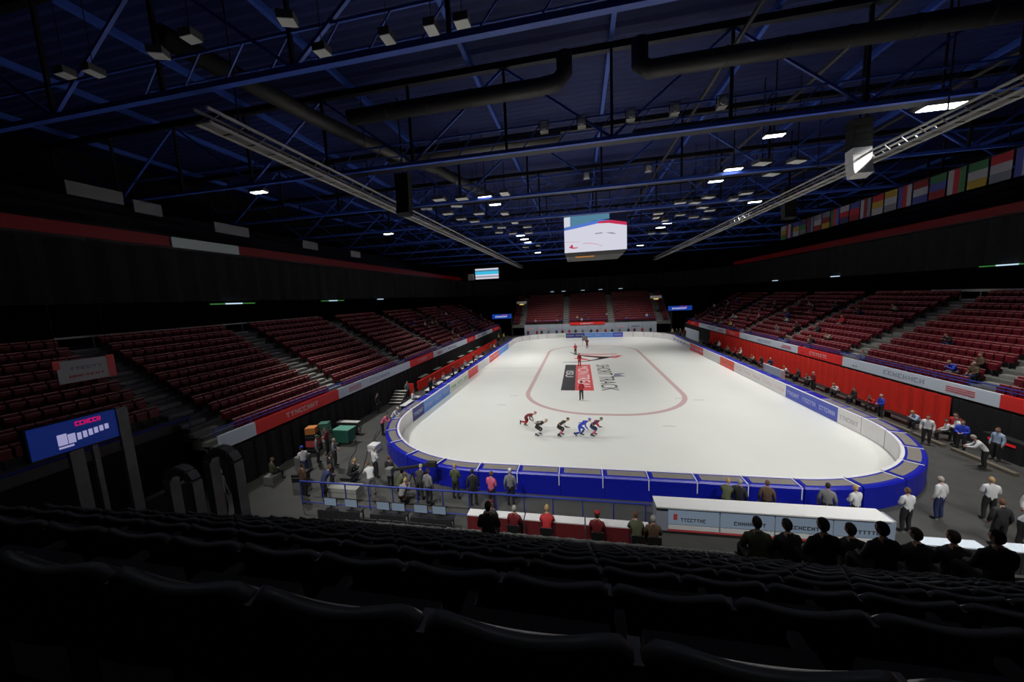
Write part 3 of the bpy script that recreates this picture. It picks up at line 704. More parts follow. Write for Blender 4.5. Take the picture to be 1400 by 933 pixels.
# small screen hung at left
t = empty('video_screen', (-21.6, 58, 13.6), 0, 'small bright video screen with blue bands hung high at the far left', 'screen')
obj('frame', MB().box(-2.7, .0, 0, 2.7, .3, 2.35), 'housing', t)
for k, m in enumerate(['scr_white', 'scr_grey', 'scr_white', 'scr_cyan', 'scr_cyan', 'scr_sky', 'scr_white']): obj('screen_band', MB().box(-2.6, -.03, .06+k*.32, 2.6, 0, .06+k*.32+.31), m, t)
obj('cable', MB().tube([(0, .1, 2.3), (0, .1, 9.5)], .04, 6), 'metal_dark', t)
t = tag(obj('speaker_box', MB().cb((0, 0, 0), (1.2, .9, 1.3)), 'metal_pale', loc=(-25.2, 58, 14.2)), 'pale box hung left of the small video screen', 'speaker')
obj('cable', MB().tube([(0, 0, .6), (0, 0, 8.6)], .03, 5), 'metal_dark', t)
# corner LED signs
def led_sign(loc, L, H, rz, label, grp='blue LED signs above the corner gates', big=''):
    lb, lw, lp = ('near_blue', 'near_white', 'near_pink') if big else ('led_blue', 'led_white', 'led_pink')
    t = empty('led_sign', loc, rz, label, 'sign', grp)
    obj('housing', MB().box(0, 0, 0, L, .15, H), 'metal_dark', t); obj('display', MB().box(.03, -.02, .03, L-.03, 0, H-.03), lb, t)
    if big:
        g = MB().box(L*.29, -.03, H*.26, L*.39, -.02, H*.6).box(L*.40, -.03, H*.26, L*.48, -.02, H*.55).box(L*.29, -.03, H*.16, L*.45, -.02, H*.22)
        for q_ in range(6): g.box(L*(.5+q_*.065), -.03, H*(.3+.02*q_), L*(.545+q_*.065), -.02, H*(.52+.01*q_))
        obj('display_lettering', g, lw, t); g = glyphs(MB(), L*.3, H*.14, 6, 0, .02, 4); g.v = [(x+L*.5, y-.02, z+H*.74) for x, y, z in g.v]; obj('display_lettering', g, lp, t); return t
    g = glyphs(MB(), L*.62, H*.32, 7, 0, .02, 4); g.v = [(x+L*.17, y-.02, z+H*.3) for x, y, z in g.v]; obj('display_lettering', g, lw, t)
    g = glyphs(MB(), L*.3, H*.14, 6, 0, .02, 4); g.v = [(x+L*.5, y-.02, z+H*.74) for x, y, z in g.v]; obj('display_lettering', g, lp, t)
    return t
led_sign((-21.8, 61.5, 4.6), 4.6, 1.1, 0, 'small glowing blue sign above the far left corner gate')
led_sign((16.3, 61.5, 5.1), 4.7, 1.0, 0, 'small glowing blue sign above the far right corner gate')
led_sign((-14, -11.15, 6.2), 1.55, .78, R(90), 'large glowing blue sign at the lower left near the camera', None, 'big')
for i, (y, z, sd) in enumerate([(8.0, 9.93, -1), (20, 9.96, -1), (30, 10, -1), (17.6, 10.16, 1), (36, 10.2, 1), (50, 10.2, 1)]):
    t = empty('exit_light', (sd*30.4, y, z), 0, 'small pale light strip under the %s curtain edge, %s from the near end' % ('left' if sd < 0 else 'right', ordn([0, 0, 0, 0, 1, 2][i] if sd > 0 else [0, 1, 2][i])), 'light', 'concourse light strips')
    obj('tube_light', MB().box(-.08, -.7, -.05, .08, .7, .05), 'led_pale', t)
    if i in (0, 1, 3): obj('green_sign', MB().box(-.05, .75, -.05, .05, 1.9, .04).box(-.05, -1.9, -.05, .05, -.75, .04), 'led_green', t)
for i, x in enumerate((-9, -6, -1, 3.5, 8.5)):
    t = empty('exit_light', (x, 77.2, 10.4), 0, 'small pale light strip above the far stand, %s from the left' % ordn(i), 'light', 'concourse light strips')
    obj('tube_light', MB().box(-.5, -.05, -.04, .5, .05, .04), 'led_pale', t)
for x in (-15.5, 14.8):
    t = empty('wall_lamp', (x, 65.8, 7.6), 0, 'warm glowing lamp beside the %s corner of the far stand' % ('left' if x < 0 else 'right'), 'lamp', 'warm corner lamps')
    obj('lamp_body', MB().box(-.5, -.1, -.1, .5, .1, .1), 'glow_amber', t); obj('lamp_panel', MB().box(-1.2, .05, .15, 1.2, .12, .75), 'metal_pale', t); obj('bracket', MB().bar((0, .1, 0), (0, .1, -4), .08), 'metal_dark', t)
# flags on the right
for n_, c_ in (('flag_white', (.3, .3, .34)), ('flag_red', (.32, .02, .03)), ('flag_blue', (.05, .06, .25)), ('flag_green', (.04, .14, .06)), ('flag_yellow', (.32, .22, .03)), ('flag_navy', (.03, .03, .10)), ('flag_wine', (.18, .015, .02)), ('flag_grey', (.14, .15, .19))): mat(n_, c_, .8)
FL = ['flag_white', 'flag_red', 'flag_blue', 'flag_green', 'flag_yellow', 'flag_navy', 'flag_wine', 'flag_red', 'flag_white', 'flag_grey']
FN = {'flag_white': 'white', 'flag_red': 'red', 'flag_blue': 'blue', 'flag_green': 'green', 'flag_yellow': 'yellow', 'flag_navy': 'navy', 'flag_wine': 'wine red', 'flag_grey': 'grey'}
rr = random.Random(3); used = set()
for i in range(20):
    y = 12.2+i*1.42
    while True:
        c = rr.sample(FL, 3)
        if len(set(c)) < 3: continue
        if tuple(c) not in used: used.add(tuple(c)); break
    t = empty('hanging_flag', (26.2, y, 15.7), 0, '%s, %s and %s flag hung high on the right, %s from the near end' % (FN[c[0]], FN[c[1]], FN[c[2]], ordn(i)), 'flag', 'row of hanging flags')
    for b in range(3):
        mb = MB()
        if i % 3 == 0: mb.box(-.015, .04+b*.42, 0, .015, .04+(b+1)*.42, 1.8)
        else: mb.box(-.015, .04, b*.6, .015, 1.3, (b+1)*.6)
        obj('flag_band', mb, c[b], t)
    obj('flag_pole', MB().tube([(0, 0, 1.83), (0, 1.42, 1.83)], .03, 5), 'metal_dark', t)
tag(obj('flag_cable', MB().tube([(26.2, 12, 17.56), (26.2, 41, 17.56)], .03, 5).bar((26.2, 14, 17.5), (26.2, 14, 23), .05).bar((26.2, 39, 17.5), (26.2, 39, 23), .05), 'metal_dark'), 'thin cable that carries the row of flags', 'cable')
# pale boards on the upper left
for i, (y, z, L) in enumerate([(-.5, 16.5, 2.6), (2.6, 16.2, 1.6), (7.8, 15.8, 3.0), (17, 15.7, 2.2), (25, 15.6, 2)]):
    tag(obj('upper_panel', MB().box(-.05, 0, 0, .05, L, .8), 'panel_pale', loc=(-31, y, z)), 'dim pale panel high on the upper left tier, %s from the near end' % ordn(i), 'panel', 'dim panels on the upper tier')
t = empty('hanging_banner', (-22.3, -6.5, 6.75), 0, 'pale banner with red edges hung above the lower left corner', 'banner')
obj('banner_cloth', MB().box(-.03, 0, 0, .03, 1.7, .9), mat('banner_pale', (.5, .5, .5), .7), t); obj('banner_edge', MB().box(-.035, 1.5, 0, .04, 1.75, .95), 'ad_red', t); obj('banner_edge', MB().box(-.035, -.1, .6, .04, .1, .95), 'ad_red', t)
g = glyphs(MB(), 1.0, .12, 6, 0, .01, 2); g.v = [(.035+.005-y*.5, x+.35, z+.5) for x, y, z in g.v]; obj('banner_lettering', g, 'ink_grey', t)
g = glyphs(MB(), 1.1, .10, 7, 0, .01, 9); g.v = [(.035+.005-y*.5, x+.3, z+.2) for x, y, z in g.v]; obj('banner_lettering', g, 'ink_red', t)
obj('banner_rope', MB().tube([(0, .1, .9), (0, .1, 6)], .015, 5).tube([(0, 1.6, .9), (0, 1.6, 6)], .015, 5), 'metal_dark', t)

# ------------------------------------------------------------------ lower left gate: posts and hoops
gz = 3.3
for i, (y, w1, zt) in enumerate([(-10.45, .24, 6.2), (-10.12, .1, 6.2), (-9.5, .22, 6.95)]):
    tag(obj('gate_post', MB().box(-.05, -w1/2, 0, .05, w1/2, zt-gz), 'concrete_light', loc=(-14.0, y, gz)), ['wide grey upright post under the left end of the glowing blue sign', 'thin grey post under the middle of the glowing blue sign', 'tall grey upright post at the right end of the blue sign'][i], 'post', 'grey gate posts')
tag(obj('gate_post', MB().box(-.1, -.14, 0, .1, .14, 3.0), 'concrete_light', loc=(-15.5, -11.9, 4.9)), 'dim grey post at the far left edge of the photo', 'post', 'grey gate posts')
def hoop(x0, x1, y, z0, z1, label):
    pts = [(x0, y, z0), (x0, y, z1-.25), (x0+.12, y, z1-.07), (x0+.3, y, z1), (x1-.3, y, z1), (x1-.12, y, z1-.07), (x1, y, z1-.25), (x1, y, z0)]
    mb = MB()
    for a, b in zip(pts, pts[1:]): mb.bar(a, b, .2, .22)
    tag(obj('hoop_barrier', mb, 'concrete_light'), label, 'barrier', 'grey hoop barriers')
hoop(-10.6, -9.9, -10, 3.55, 6.15, 'grey hoop-shaped barrier standing at the top of the left vomitory')
hoop(-11.9, -11.2, -10, 3.55, 5.6, 'lower grey hoop barrier left of the taller one')
t = empty('stair_side_wall', (-16.4, -8, 0), 0, 'dark wall at the side of the lower left stairs', 'partition')
obj('wall_panel', MB().box(-.15, -4, -.03, .15, 1.6, 3.2), 'black_wall', t)
# blue rail of the left corner stand
mb = MB().tube([(-22.1, -9, 3.9), (-22.1, -2.3, 3.95)], .06, 6).bar((-22.1, -9, 3.2), (-22.1, -9, 3.9), .08).bar((-22.1, -2.4, 3.2), (-22.1, -2.4, 3.9), .08)
tag(obj('corner_rail', mb, ['rail_blue']), 'thick blue rail in front of the left corner seats', 'railing')
tag(obj('corner_wall', MB().box(-24, -12, -.03, -22.2, -2.7, 3.3), 'black_wall'), 'black block under the left corner seats', 'wall')

# ------------------------------------------------------------------ officials' desk and tables
t = empty('commentary_desk', (.8, -2.65, -.03), R(.5), 'long white desk with lit pale blue front panels at the rink end', 'desk')
obj('desk_top', MB().box(0, -.35, 1.08, 7.75, .4, 1.13), 'white', t)
obj('desk_frame', MB().box(.0, -.26, .0, 7.9, .3, 1.08), mat('desk_grey', (.28, .31, .38), .5), t)
for k in range(4):
    x = .45+k*1.86
    p = obj('display_panel', MB().box(x, -.30, .42, x+1.8, -.26, .98), 'screen_pale', t)
    g = glyphs(MB(), 1.1 if k else .9, .14, 8, 0, .01, k+2); g.v = [(gx+x+.45, gy-.30, gz_+.55) for gx, gy, gz_ in g.v]; obj('panel_lettering', g, 'ink_black', p)
    if k == 0: obj('panel_emblem', MB().box(x+.18, -.31, .6, x+.32, -.30, .85), 'ink_red', p)
    obj('lower_panel', MB().box(x, -.29, .2, x+1.8, -.26, .38), 'white', t)
obj('red_stripe', MB().box(.45, -.295, .12, 7.8, -.26, .18), 'ink_red', t); obj('plinth', MB().box(.1, -.28, 0, 7.8, -.26, .1), 'black_wall', t)
def table(x0, x1, y, z, label, skirt='cloth_dark red', top='white', d=.42, grp='officials tables'):
    t = empty('skirted_table', (x0, y, -.03), 0, label, 'table', grp); L = x1-x0
    obj('table_top', MB().box(0, 0, z, L, d, z+.04), top, t)
    mb = MB(); n = int(L/.12)
    for i in range(n): mb.box(i*L/n, -.02+(.012 if i % 2 else 0), .02, (i+1)*L/n, .01+(.012 if i % 2 else 0), z)
    obj('table_skirt', mb, skirt, t)
    for x in (.05, L-.1): obj('leg', MB().box(x, d-.1, 0, x+.05, d-.05, z), 'metal_grey', t); obj('leg', MB().box(x, .05, 0, x+.05, .1, z), 'metal_grey', t)
    return t
for i in range(3): table(-6.6+i*2.35, -4.3+i*2.35, -3.9, .74, '%s red-skirted white table from the left at the near end' % ordn(i))
table(8.9, 10.6, -3.6, .78, 'pale table at the lower right beside the desk', 'cloth_black', 'fascia_white')
table(11.2, 13.2, -3.6, .78, 'second pale table at the lower right, farther right', 'cloth_black', 'fascia_white')
for i, (a, b) in enumerate([(-13.2, -11.2), (-10.7, -9.1), (-8.9, -7.1)]):
    table(a, b, -4.3, .7, '%s dark table from the left with lit monitors' % ordn(i), 'cloth_black', 'metal_dark')
def monitor(x, y, z, label):
    t = empty('monitor', (x, y, z), 0, label, 'monitor', 'monitors on the lower left tables')
    obj('screen_frame', MB().box(-.3, 0, .1, .3, .04, .46), 'black_wall', t); obj('screen', MB().box(-.28, -.012, .12, .28, 0, .44), 'screen_pale', t); obj('stand', MB().box(-.04, 0, 0, .04, .05, .12).box(-.12, -.06, 0, .12, .1, .02), 'metal_dark', t)
for i, x in enumerate([-12.7, -11.7, -10.2, -9.5, -8.5, -7.7]): monitor(x, -4.1, .71, 'lit monitor on the lower left tables, %s from the left' % ordn(i))
# railing in front
t = empty('crowd_railing', (-15.2, -3.0, -.03), R(0), 'dark blue tubular railing across the floor in front of the near stand', 'railing')
obj('top_rail', MB().tube([(0, 0, 1.2), (15.8, 0, 1.2)], .04, 8), 'rail_blue', t)
for i in range(14): obj('rail_post', MB().tube([(i*1.2, 0, 0), (i*1.2, 0, 1.2)], .03, 6), 'rail_blue', t)
obj('bottom_rail', MB().tube([(0, 0, .15), (15.8, 0, .15)], .025, 6), 'rail_blue', t)

# ------------------------------------------------------------------ left lane
t = empty('barrier_wall', (-19.0, 0, -.03), 0, 'long low red barrier wall between the left lane and the benches', 'barrier')
y = 17.0
while y < 53: obj('red_panel', MB().box(-.06, y+.02, 0, .06, y+1.98, 1.0), 'drape_red', t); y += 2
obj('end_panel', MB().box(-.55, 15.4, 0, .35, 15.5, 1.2), 'drape_red', t)
for i, y in enumerate([19, 23, 27.5, 32, 36.5, 41]):
    table(-20.4+.2, -19.4, y, .95, '%s pale-topped table behind the red barrier from the near end' % ordn(i), 'cloth_black', 'metal_pale', 1.8, 'tables behind the red barrier')
for i, y in enumerate([10.6+k*1.5 for k in range(2)]+[15.5+k*2.4 for k in range(9)]):
    t = empty('bench', (-17.3, y, -.03), 0, 'white-topped bench beside the left mats, %s from the near end' % ordn(i), 'bench', 'benches beside the left mats')
    obj('bench_top', MB().box(-.25, 0, .42, .25, 1.5, .47), 'white', t)
    for yy in (.1, 1.35): obj('leg', MB().box(-.2, yy, 0, .2, yy+.05, .42), 'metal_dark', t)
t = empty('wheeled_bin', (-18.0, 3.9, -.03), 0, 'dark green wheeled bin with pale lid beside the left drape', 'bin')
obj('bin_body', MB().add([(-.5, -.35, .12), (.5, -.35, .12), (.5, .35, .12), (-.5, .35, .12), (-.6, -.42, 1.0), (.6, -.42, 1.0), (.6, .42, 1.0), (-.6, .42, 1.0)], [(3, 2, 1, 0), (4, 5, 6, 7), (0, 1, 5, 4), (1, 2, 6, 5), (2, 3, 7, 6), (3, 0, 4, 7)]), 'bin_green', t)
obj('lid', MB().box(-.62, -.44, 1.0, .62, .44, 1.06), mat('lid_green', (.10, .32, .24), .5), t)
for x in (-.4, .4): obj('wheel', MB().tube([(x-.04, 0, .08), (x+.04, 0, .08)], .08, 10), 'metal_dark', t)
table(-19.6, -17.9, 5.2, .9, 'pale table behind the green bin', 'cloth_black', 'metal_pale')
def stack(x, y, n, m, label, cat='crate', w_=.6, h_=.42):
    for i in range(n):
        t = empty('flight_case', (x, y, -.03+i*h_), R(7*i), label+(', ' + ORD[i] + ' from the floor' if n > 1 else ''), cat, 'cases along the left drape')
        obj('case_body', MB().box(-w_/2, -.3, .0, w_/2, .3, h_-.01), m[i % len(m)], t); obj('case_edge', MB().box(-w_/2-.01, -.31, h_*.55, w_/2+.01, .31, h_*.6), 'metal_grey', t)
stack(-19.2, 2.4, 4, ['metal_dark', 'ink_red', 'metal_dark', 'orange'], 'case in the dark stack left of the green bin')
stack(-18.9, 3.2, 4, ['metal_grey', 'metal_pale', 'metal_grey', 'bin_green'], 'grey case in the pale stack beside the green bin')
stack(-15.2, 3.0, 1, ['white'], 'white box on the floor beside the near left corner mats')
stack(-16.5, -1.6, 2, ['metal_grey', 'metal_dark'], 'dark equipment case on the lower left floor')
stack(-18, .2, 2, ['olive' if 'olive' in MATS else 'metal_grey', 'metal_grey'], 'grey equipment case against the left drape')
stack(-13.6, -2.0, 1, ['concrete_light'], 'pale flat crate on the floor by the lower left railing', w_=1.6, h_=.5)
t = empty('steps_unit', (-19, 12.2, -.03), 0, 'short flight of pale metal steps beside the left lane', 'steps')
for i in range(5): obj('step', MB().box(-.6, i*.3, i*.2+.16, .6, i*.3+.28, i*.2+.2), 'metal_pale', t)
obj('side_frame', MB().bar((-.62, 0, .05), (-.62, 1.5, 1.0), .05).bar((.62, 0, .05), (.62, 1.5, 1.0), .05), 'metal_dark', t)
for i, (a, b) in enumerate([((-17.6, 8, -.02), (-13.5, -2, -.02)), ((-19, 7, -.02), (-15.5, 1, -.02)), ((-17, 6, -.02), (-14.5, 2, -.02))]):
    A, B = Vector(a), Vector(b); pts = [A.lerp(B, k/8)+Vector((.15*math.sin(k*1.3+i), 0, .01)) for k in range(9)]
    tag(obj('floor_cable', MB().tube(pts, .025, 5), 'black_wall'), 'black cable lying across the left floor, %s from the drape' % ordn(i), 'cable', 'floor cables')
# camera boom by the mats
t = empty('camera_crane', (-10.2, -1.45, -.03), 0, 'black television camera on a short boom at the near left mats', 'camera')
obj('tripod', MB().bar((0, 0, 1.1), (-.4, -.2, 0), .05).bar((0, 0, 1.1), (.4, -.2, 0), .05).bar((0, 0, 1.1), (0, .35, 0), .05), 'metal_dark', t)
obj('boom', MB().bar((-1.1, -.2, 1.25), (.9, .3, 1.42), .12), 'black_wall', t); obj('camera_head', MB().cb((.9, .3, 1.42), (.45, .25, .25)), 'black_wall', t); obj('counterweight', MB().cb((-1.1, -.2, 1.2), (.3, .3, .35)), 'metal_grey', t)

# ------------------------------------------------------------------ right lane
mb = MB(); 
t = empty('kerb_step', (0, 0, -.03), 0, 'low pale kerb along the right lane, broken near the camera', 'kerb')
for i, (a, b) in enumerate([((17.9, 8.4), (17.9, 12)), ((17.9, 12.1), (17.9, 18)), ((17.9, 6.4), (17.9, 8.2)), ((18.0, 3.2), (18.0, 6.0))]):
    obj('kerb_piece', MB().box(a[0]-.12, a[1], 0, a[0]+.12, b[1], .16), mat('kerb', (.14, .12, .09), .8), t)
for i, y in enumerate([9.5+k*2.6 for k in range(15)]):
    t = empty('bench', (18.9, y, -.03), 0, 'dark bench in front of the red drape, %s from the near end' % ordn(i), 'bench', 'benches by the red drape')
    obj('bench_top', MB().box(-.22, 0, .42, .22, 2.1, .47), 'metal_dark', t)
    for yy in (.1, 1.9): obj('leg', MB().box(-.18, yy, 0, .18, yy+.05, .42), 'metal_dark', t)
t = empty('banner_board', (17.0, 20.5, -.03), R(0), 'white and pink advertising board standing behind the right mats', 'board')
obj('board_face', MB().box(-.05, 0, .1, .05, 3.2, 1.35), 'fascia_white', t); obj('board_end', MB().box(-.06, -.3, .1, .06, -.01, 1.35).box(-.06, 3.21, .1, .06, 3.5, 1.35), 'ad_pink', t); obj('board_foot', MB().box(-.3, .4, 0, .3, .5, .1).box(-.3, 2.7, 0, .3, 2.8, .1), 'metal_dark', t)
t = empty('banner_board', (18.6, 49.5, -.03), R(0), 'large pale board at the far end of the red drape', 'board')
obj('board_face', MB().box(-.05, 0, .1, .05, 8, 2.0), 'fascia_white', t); obj('board_foot', MB().box(-.3, 1, 0, .3, 1.1, .1).box(-.3, 6.7, 0, .3, 6.8, .1), 'metal_dark', t)
t = empty('red_lettered_case', (19.5, 5.2, -.03), 0, 'black case with a thin red light strip in the right corner', 'case')
obj('case_body', MB().box(-.25, -.9, 0, .25, .9, 1.1), 'black_wall', t); obj('light_strip', MB().box(-.265, -.6, .8, -.25, .6, .92), 'led_strip', t)

# ------------------------------------------------------------------ people
BASE = dict(pel=(0, 0, .95), spi=(0, .0, 1.14), che=(0, .0, 1.34), nek=(0, -.005, 1.48), hed=(0, .015, 1.56),
            shL=(-.17, 0, 1.40), elL=(-.24, -.02, 1.13), wrL=(-.25, .06, .90), shR=(.17, 0, 1.40), elR=(.24, -.02, 1.13), wrR=(.25, .06, .90),
            hiL=(-.09, 0, .91), knL=(-.11, .03, .50), anL=(-.12, -.02, .10), toL=(-.14, .15, .045), hiR=(.09, 0, .91), knR=(.11, .03, .50), anR=(.12, -.02, .10), toR=(.14, .15, .045))
def P(**k): d = dict(BASE); d.update(k); return d
POSES = {
 'stand': P(),
 'hands_front': P(elL=(-.23, .03, 1.14), wrL=(-.08, .20, 1.10), elR=(.23, .03, 1.14), wrR=(.09, .21, 1.08)),
 'point': P(elR=(.30, .18, 1.34), wrR=(.34, .42, 1.42), anL=(-.16, -.08, .10), toL=(-.2, .09, .045)),
 'lean': P(spi=(0, .10, 1.10), che=(0, .24, 1.25), nek=(0, .32, 1.36), hed=(0, .36, 1.44), shL=(-.17, .24, 1.30), shR=(.17, .24, 1.30), elL=(-.22, .38, 1.08), wrL=(-.12, .58, 1.02), elR=(.22, .38, 1.08), wrR=(.12, .58, 1.02)),
 'sit': P(pel=(0, 0, .54), spi=(0, .02, .74), che=(0, .03, .94), nek=(0, .03, 1.08), hed=(0, .05, 1.16), shL=(-.17, .03, 1.0), shR=(.17, .03, 1.0), elL=(-.23, .08, .75), wrL=(-.12, .30, .66), elR=(.23, .08, .75), wrR=(.12, .30, .66),
          hiL=(-.10, .03, .52), knL=(-.13, .44, .52), anL=(-.13, .40, .10), toL=(-.14, .57, .045), hiR=(.10, .03, .52), knR=(.13, .44, .52), anR=(.13, .40, .10), toR=(.14, .57, .045)),
 'sit_lean': P(pel=(0, 0, .54), spi=(0, .10, .72), che=(0, .22, .88), nek=(0, .30, 1.0), hed=(0, .34, 1.07), shL=(-.17, .22, .94), shR=(.17, .22, .94), elL=(-.22, .36, .70), wrL=(-.10, .50, .82), elR=(.22, .36, .70), wrR=(.10, .50, .82),
          hiL=(-.10, .03, .52), knL=(-.15, .44, .52), anL=(-.15, .36, .10), toL=(-.17, .53, .045), hiR=(.10, .03, .52), knR=(.15, .44, .52), anR=(.15, .36, .10), toR=(.17, .53, .045)),
 'crouch': P(pel=(0, -.10, .42), spi=(0, .02, .60), che=(0, .14, .77), nek=(0, .2, .9), hed=(0, .24, .98), shL=(-.17, .13, .83), shR=(.17, .13, .83), elL=(-.22, .26, .60), wrL=(-.08, .44, .76), elR=(.22, .26, .60), wrR=(.08, .44, .78),
          hiL=(-.09, -.08, .42), knL=(-.15, .30, .50), anL=(-.14, .05, .11), toL=(-.15, .22, .045), hiR=(.09, -.08, .42), knR=(.14, .28, .15), anR=(.13, -.12, .12), toR=(.13, .0, .045)),
 # short-track positions; feet 12 cm up on the blades
 'skate_back': P(pel=(0, -.30, .74), spi=(0, -.12, .88), che=(0, .10, .98), nek=(0, .25, 1.02), hed=(0, .34, 1.10), shL=(-.17, .12, 1.02), elL=(-.24, -.12, .98), wrL=(-.06, -.30, .98), shR=(.17, .12, 1.02), elR=(.24, -.12, .98), wrR=(.07, -.31, .93),
          hiL=(-.09, -.28, .71), knL=(-.15, .10, .52), anL=(-.16, -.14, .20), toL=(-.17, .03, .15), hiR=(.09, -.28, .71), knR=(.13, .02, .50), anR=(.15, -.28, .20), toR=(.17, -.11, .15)),
 'skate_arms': P(pel=(0, -.28, .76), spi=(0, -.10, .90), che=(0, .10, 1.03), nek=(0, .24, 1.10), hed=(0, .33, 1.18), shL=(-.17, .11, 1.06), elL=(-.24, .10, .80), wrL=(-.20, .27, .64), shR=(.17, .11, 1.06), elR=(.25, .22, .84), wrR=(.22, .44, .78),
          hiL=(-.09, -.26, .73), knL=(-.14, .14, .55), anL=(-.15, -.08, .20), toL=(-.16, .09, .15), hiR=(.09, -.26, .73), knR=(.14, .06, .50), anR=(.17, -.24, .20), toR=(.19, -.07, .15)),
 'skate_stride': P(pel=(0, -.24, .78), spi=(0, -.06, .92), che=(0, .14, 1.04), nek=(0, .28, 1.10), hed=(0, .37, 1.17), shL=(-.17, .15, 1.07), elL=(-.24, -.02, .92), wrL=(-.12, -.18, .96), shR=(.17, .15, 1.07), elR=(.24, .20, .83), wrR=(.20, .34, .68),
          hiL=(-.09, -.22, .75), knL=(-.13, .12, .54), anL=(-.13, -.12, .20), toL=(-.14, .05, .15), hiR=(.09, -.22, .75), knR=(.14, -.18, .38), anR=(.20, -.52, .33), toR=(.22, -.40, .22)),
 'skate_push': P(pel=(0, -.22, .86), spi=(0, -.04, .96), che=(0, .16, 1.00), nek=(0, .32, 1.02), hed=(0, .42, 1.08), shL=(-.17, .18, 1.0), elL=(-.22, .22, .76), wrL=(-.16, .32, .58), shR=(.17, .18, 1.0), elR=(.24, .12, .78), wrR=(.22, .30, .64),
          hiL=(-.09, -.20, .83), knL=(-.12, -.06, .52), anL=(-.13, -.30, .20), toL=(-.14, -.14, .15), hiR=(.09, -.20, .83), knR=(.12, -.14, .48), anR=(.15, -.55, .52), toR=(.16, -.58, .36)),
 'skate_stand': P(**{k: (v[0]*1.0, v[1], v[2]+.1) for k, v in BASE.items()}),
}
POSES['skate_stand'].update(elL=(-.24, .02, 1.23), wrL=(-.1, .2, 1.14), elR=(.24, .02, 1.23), wrR=(.1, .2, 1.14))
BONES = [('pel', 'spi', 'top'), ('spi', 'che', 'top'), ('che', 'nek', 'top'), ('nek', 'hed', 'skin')]
for s in 'LR': BONES += [('che', 'sh'+s, 'top'), ('sh'+s, 'el'+s, 'top'), ('el'+s, 'wr'+s, 'top'), ('pel', 'hi'+s, 'bot'), ('hi'+s, 'kn'+s, 'bot'), ('kn'+s, 'an'+s, 'bot'), ('an'+s, 'to'+s, 'shoe')]
RAD = dict(pel=(.135, .105), spi=(.12, .095), che=(.145, .105), nek=(.062, .06), hed=(.055, .055), shL=(.062, .06), shR=(.062, .06), elL=(.045, .045), elR=(.045, .045), wrL=(.030, .026), wrR=(.030, .026),
           hiL=(.095, .095), hiR=(.095, .095), knL=(.062, .062), knR=(.062, .062), anL=(.042, .042), anR=(.042, .042), toL=(.036, .03), toR=(.036, .03))
KEYS = list(BASE.keys())
def segd(p, a, b):
    ab = b-a; t = max(0, min(1, (p-a).dot(ab)/max(1e-9, ab.length_squared))); return (p-(a+ab*t)).length
def head_mesh(mb, c, pitch):
    """sculpted head: cranium, jaw, nose, ears, eyes, mouth; material 0 skin, 1 eye, 2 lip"""
    rot = Matrix.Rotation(-pitch, 3, 'X'); nu, nv = 14, 10; o = len(mb.v)
    def sh(u, ph):
        x = math.sin(ph)*math.cos(u); y = math.sin(ph)*math.sin(u); z = math.cos(ph)
        w_ = .076*(1-.28*max(0, -z)**1.3); d = .094*(1-.12*max(0, -z)); X, Y, Z = x*w_, y*d, z*.118
        if y > .6 and -.35 < z < .22 and abs(x) < .3: Y += .020*(1-abs(x)/.3)*(1-(z+.05)*1.2)
        if y > .5 and -.02 < z < .32 and .15 < abs(x) < .6: Y -= .006
        if y > .6 and z < -.72: Y += .010
        return rot @ Vector((X, Y, Z))+c
    for j in range(1, nv):
        for i in range(nu): mb.v.append(tuple(sh(2*PI*i/nu, PI*j/nv)))
    a = len(mb.v); mb.v += [tuple(sh(0, 0)), tuple(sh(0, PI))]
    for i in range(nu):
        k = (i+1) % nu; mb.f.append((a, o+i, o+k)); mb.f.append((a+1, o+(nv-2)*nu+k, o+(nv-2)*nu+i)); mb.m += [0, 0]
        for j in range(nv-2): mb.f.append((o+j*nu+i, o+(j+1)*nu+i, o+(j+1)*nu+k, o+j*nu+k)); mb.m.append(0)
    for s in (-1, 1):
        q = rot @ Vector((s*.030, .082, .012))+c; mb.ell(q, (.012, .009, .007), 6, 4, 1)
        q = rot @ Vector((s*.074, .0, -.005))+c; mb.ell(q, (.010, .020, .030), 6, 5, 0)
    q = rot @ Vector((0, .083, -.055))+c; mb.ell(q, (.022, .008, .006), 6, 4, 2)
def hand_mesh(mb, wr, el, side):
    d = (wr-el).normalized(); up = Vector((0, 0, 1)); 
    if abs(d.z) > .8: up = Vector((0, 1, 0))
    a = d.cross(up).normalized(); n = a.cross(d).normalized()     # a: across palm
    pts = [wr-d*.01, wr+d*.035, wr+d*.075]; mb.tube(pts, [.026, .036, .030], 8, 0)
    for k in range(4):
        off = (k-1.5)*.017; L = [.062, .074, .069, .052][k]
        b0 = wr+d*.065+a*off; b1 = b0+d*L*.5-n*.006; b2 = b1+d*L*.35-n*.024
        mb.tube([b0, b1, b2], [.0095, .0085, .007], 5, 0)
    b0 = wr+d*.02+a*.024*side; mb.tube([b0, b0+d*.028+a*.022*side-n*.008, b0+d*.055+a*.026*side-n*.018], [.011, .0095, .008], 5, 0)
PC = {}
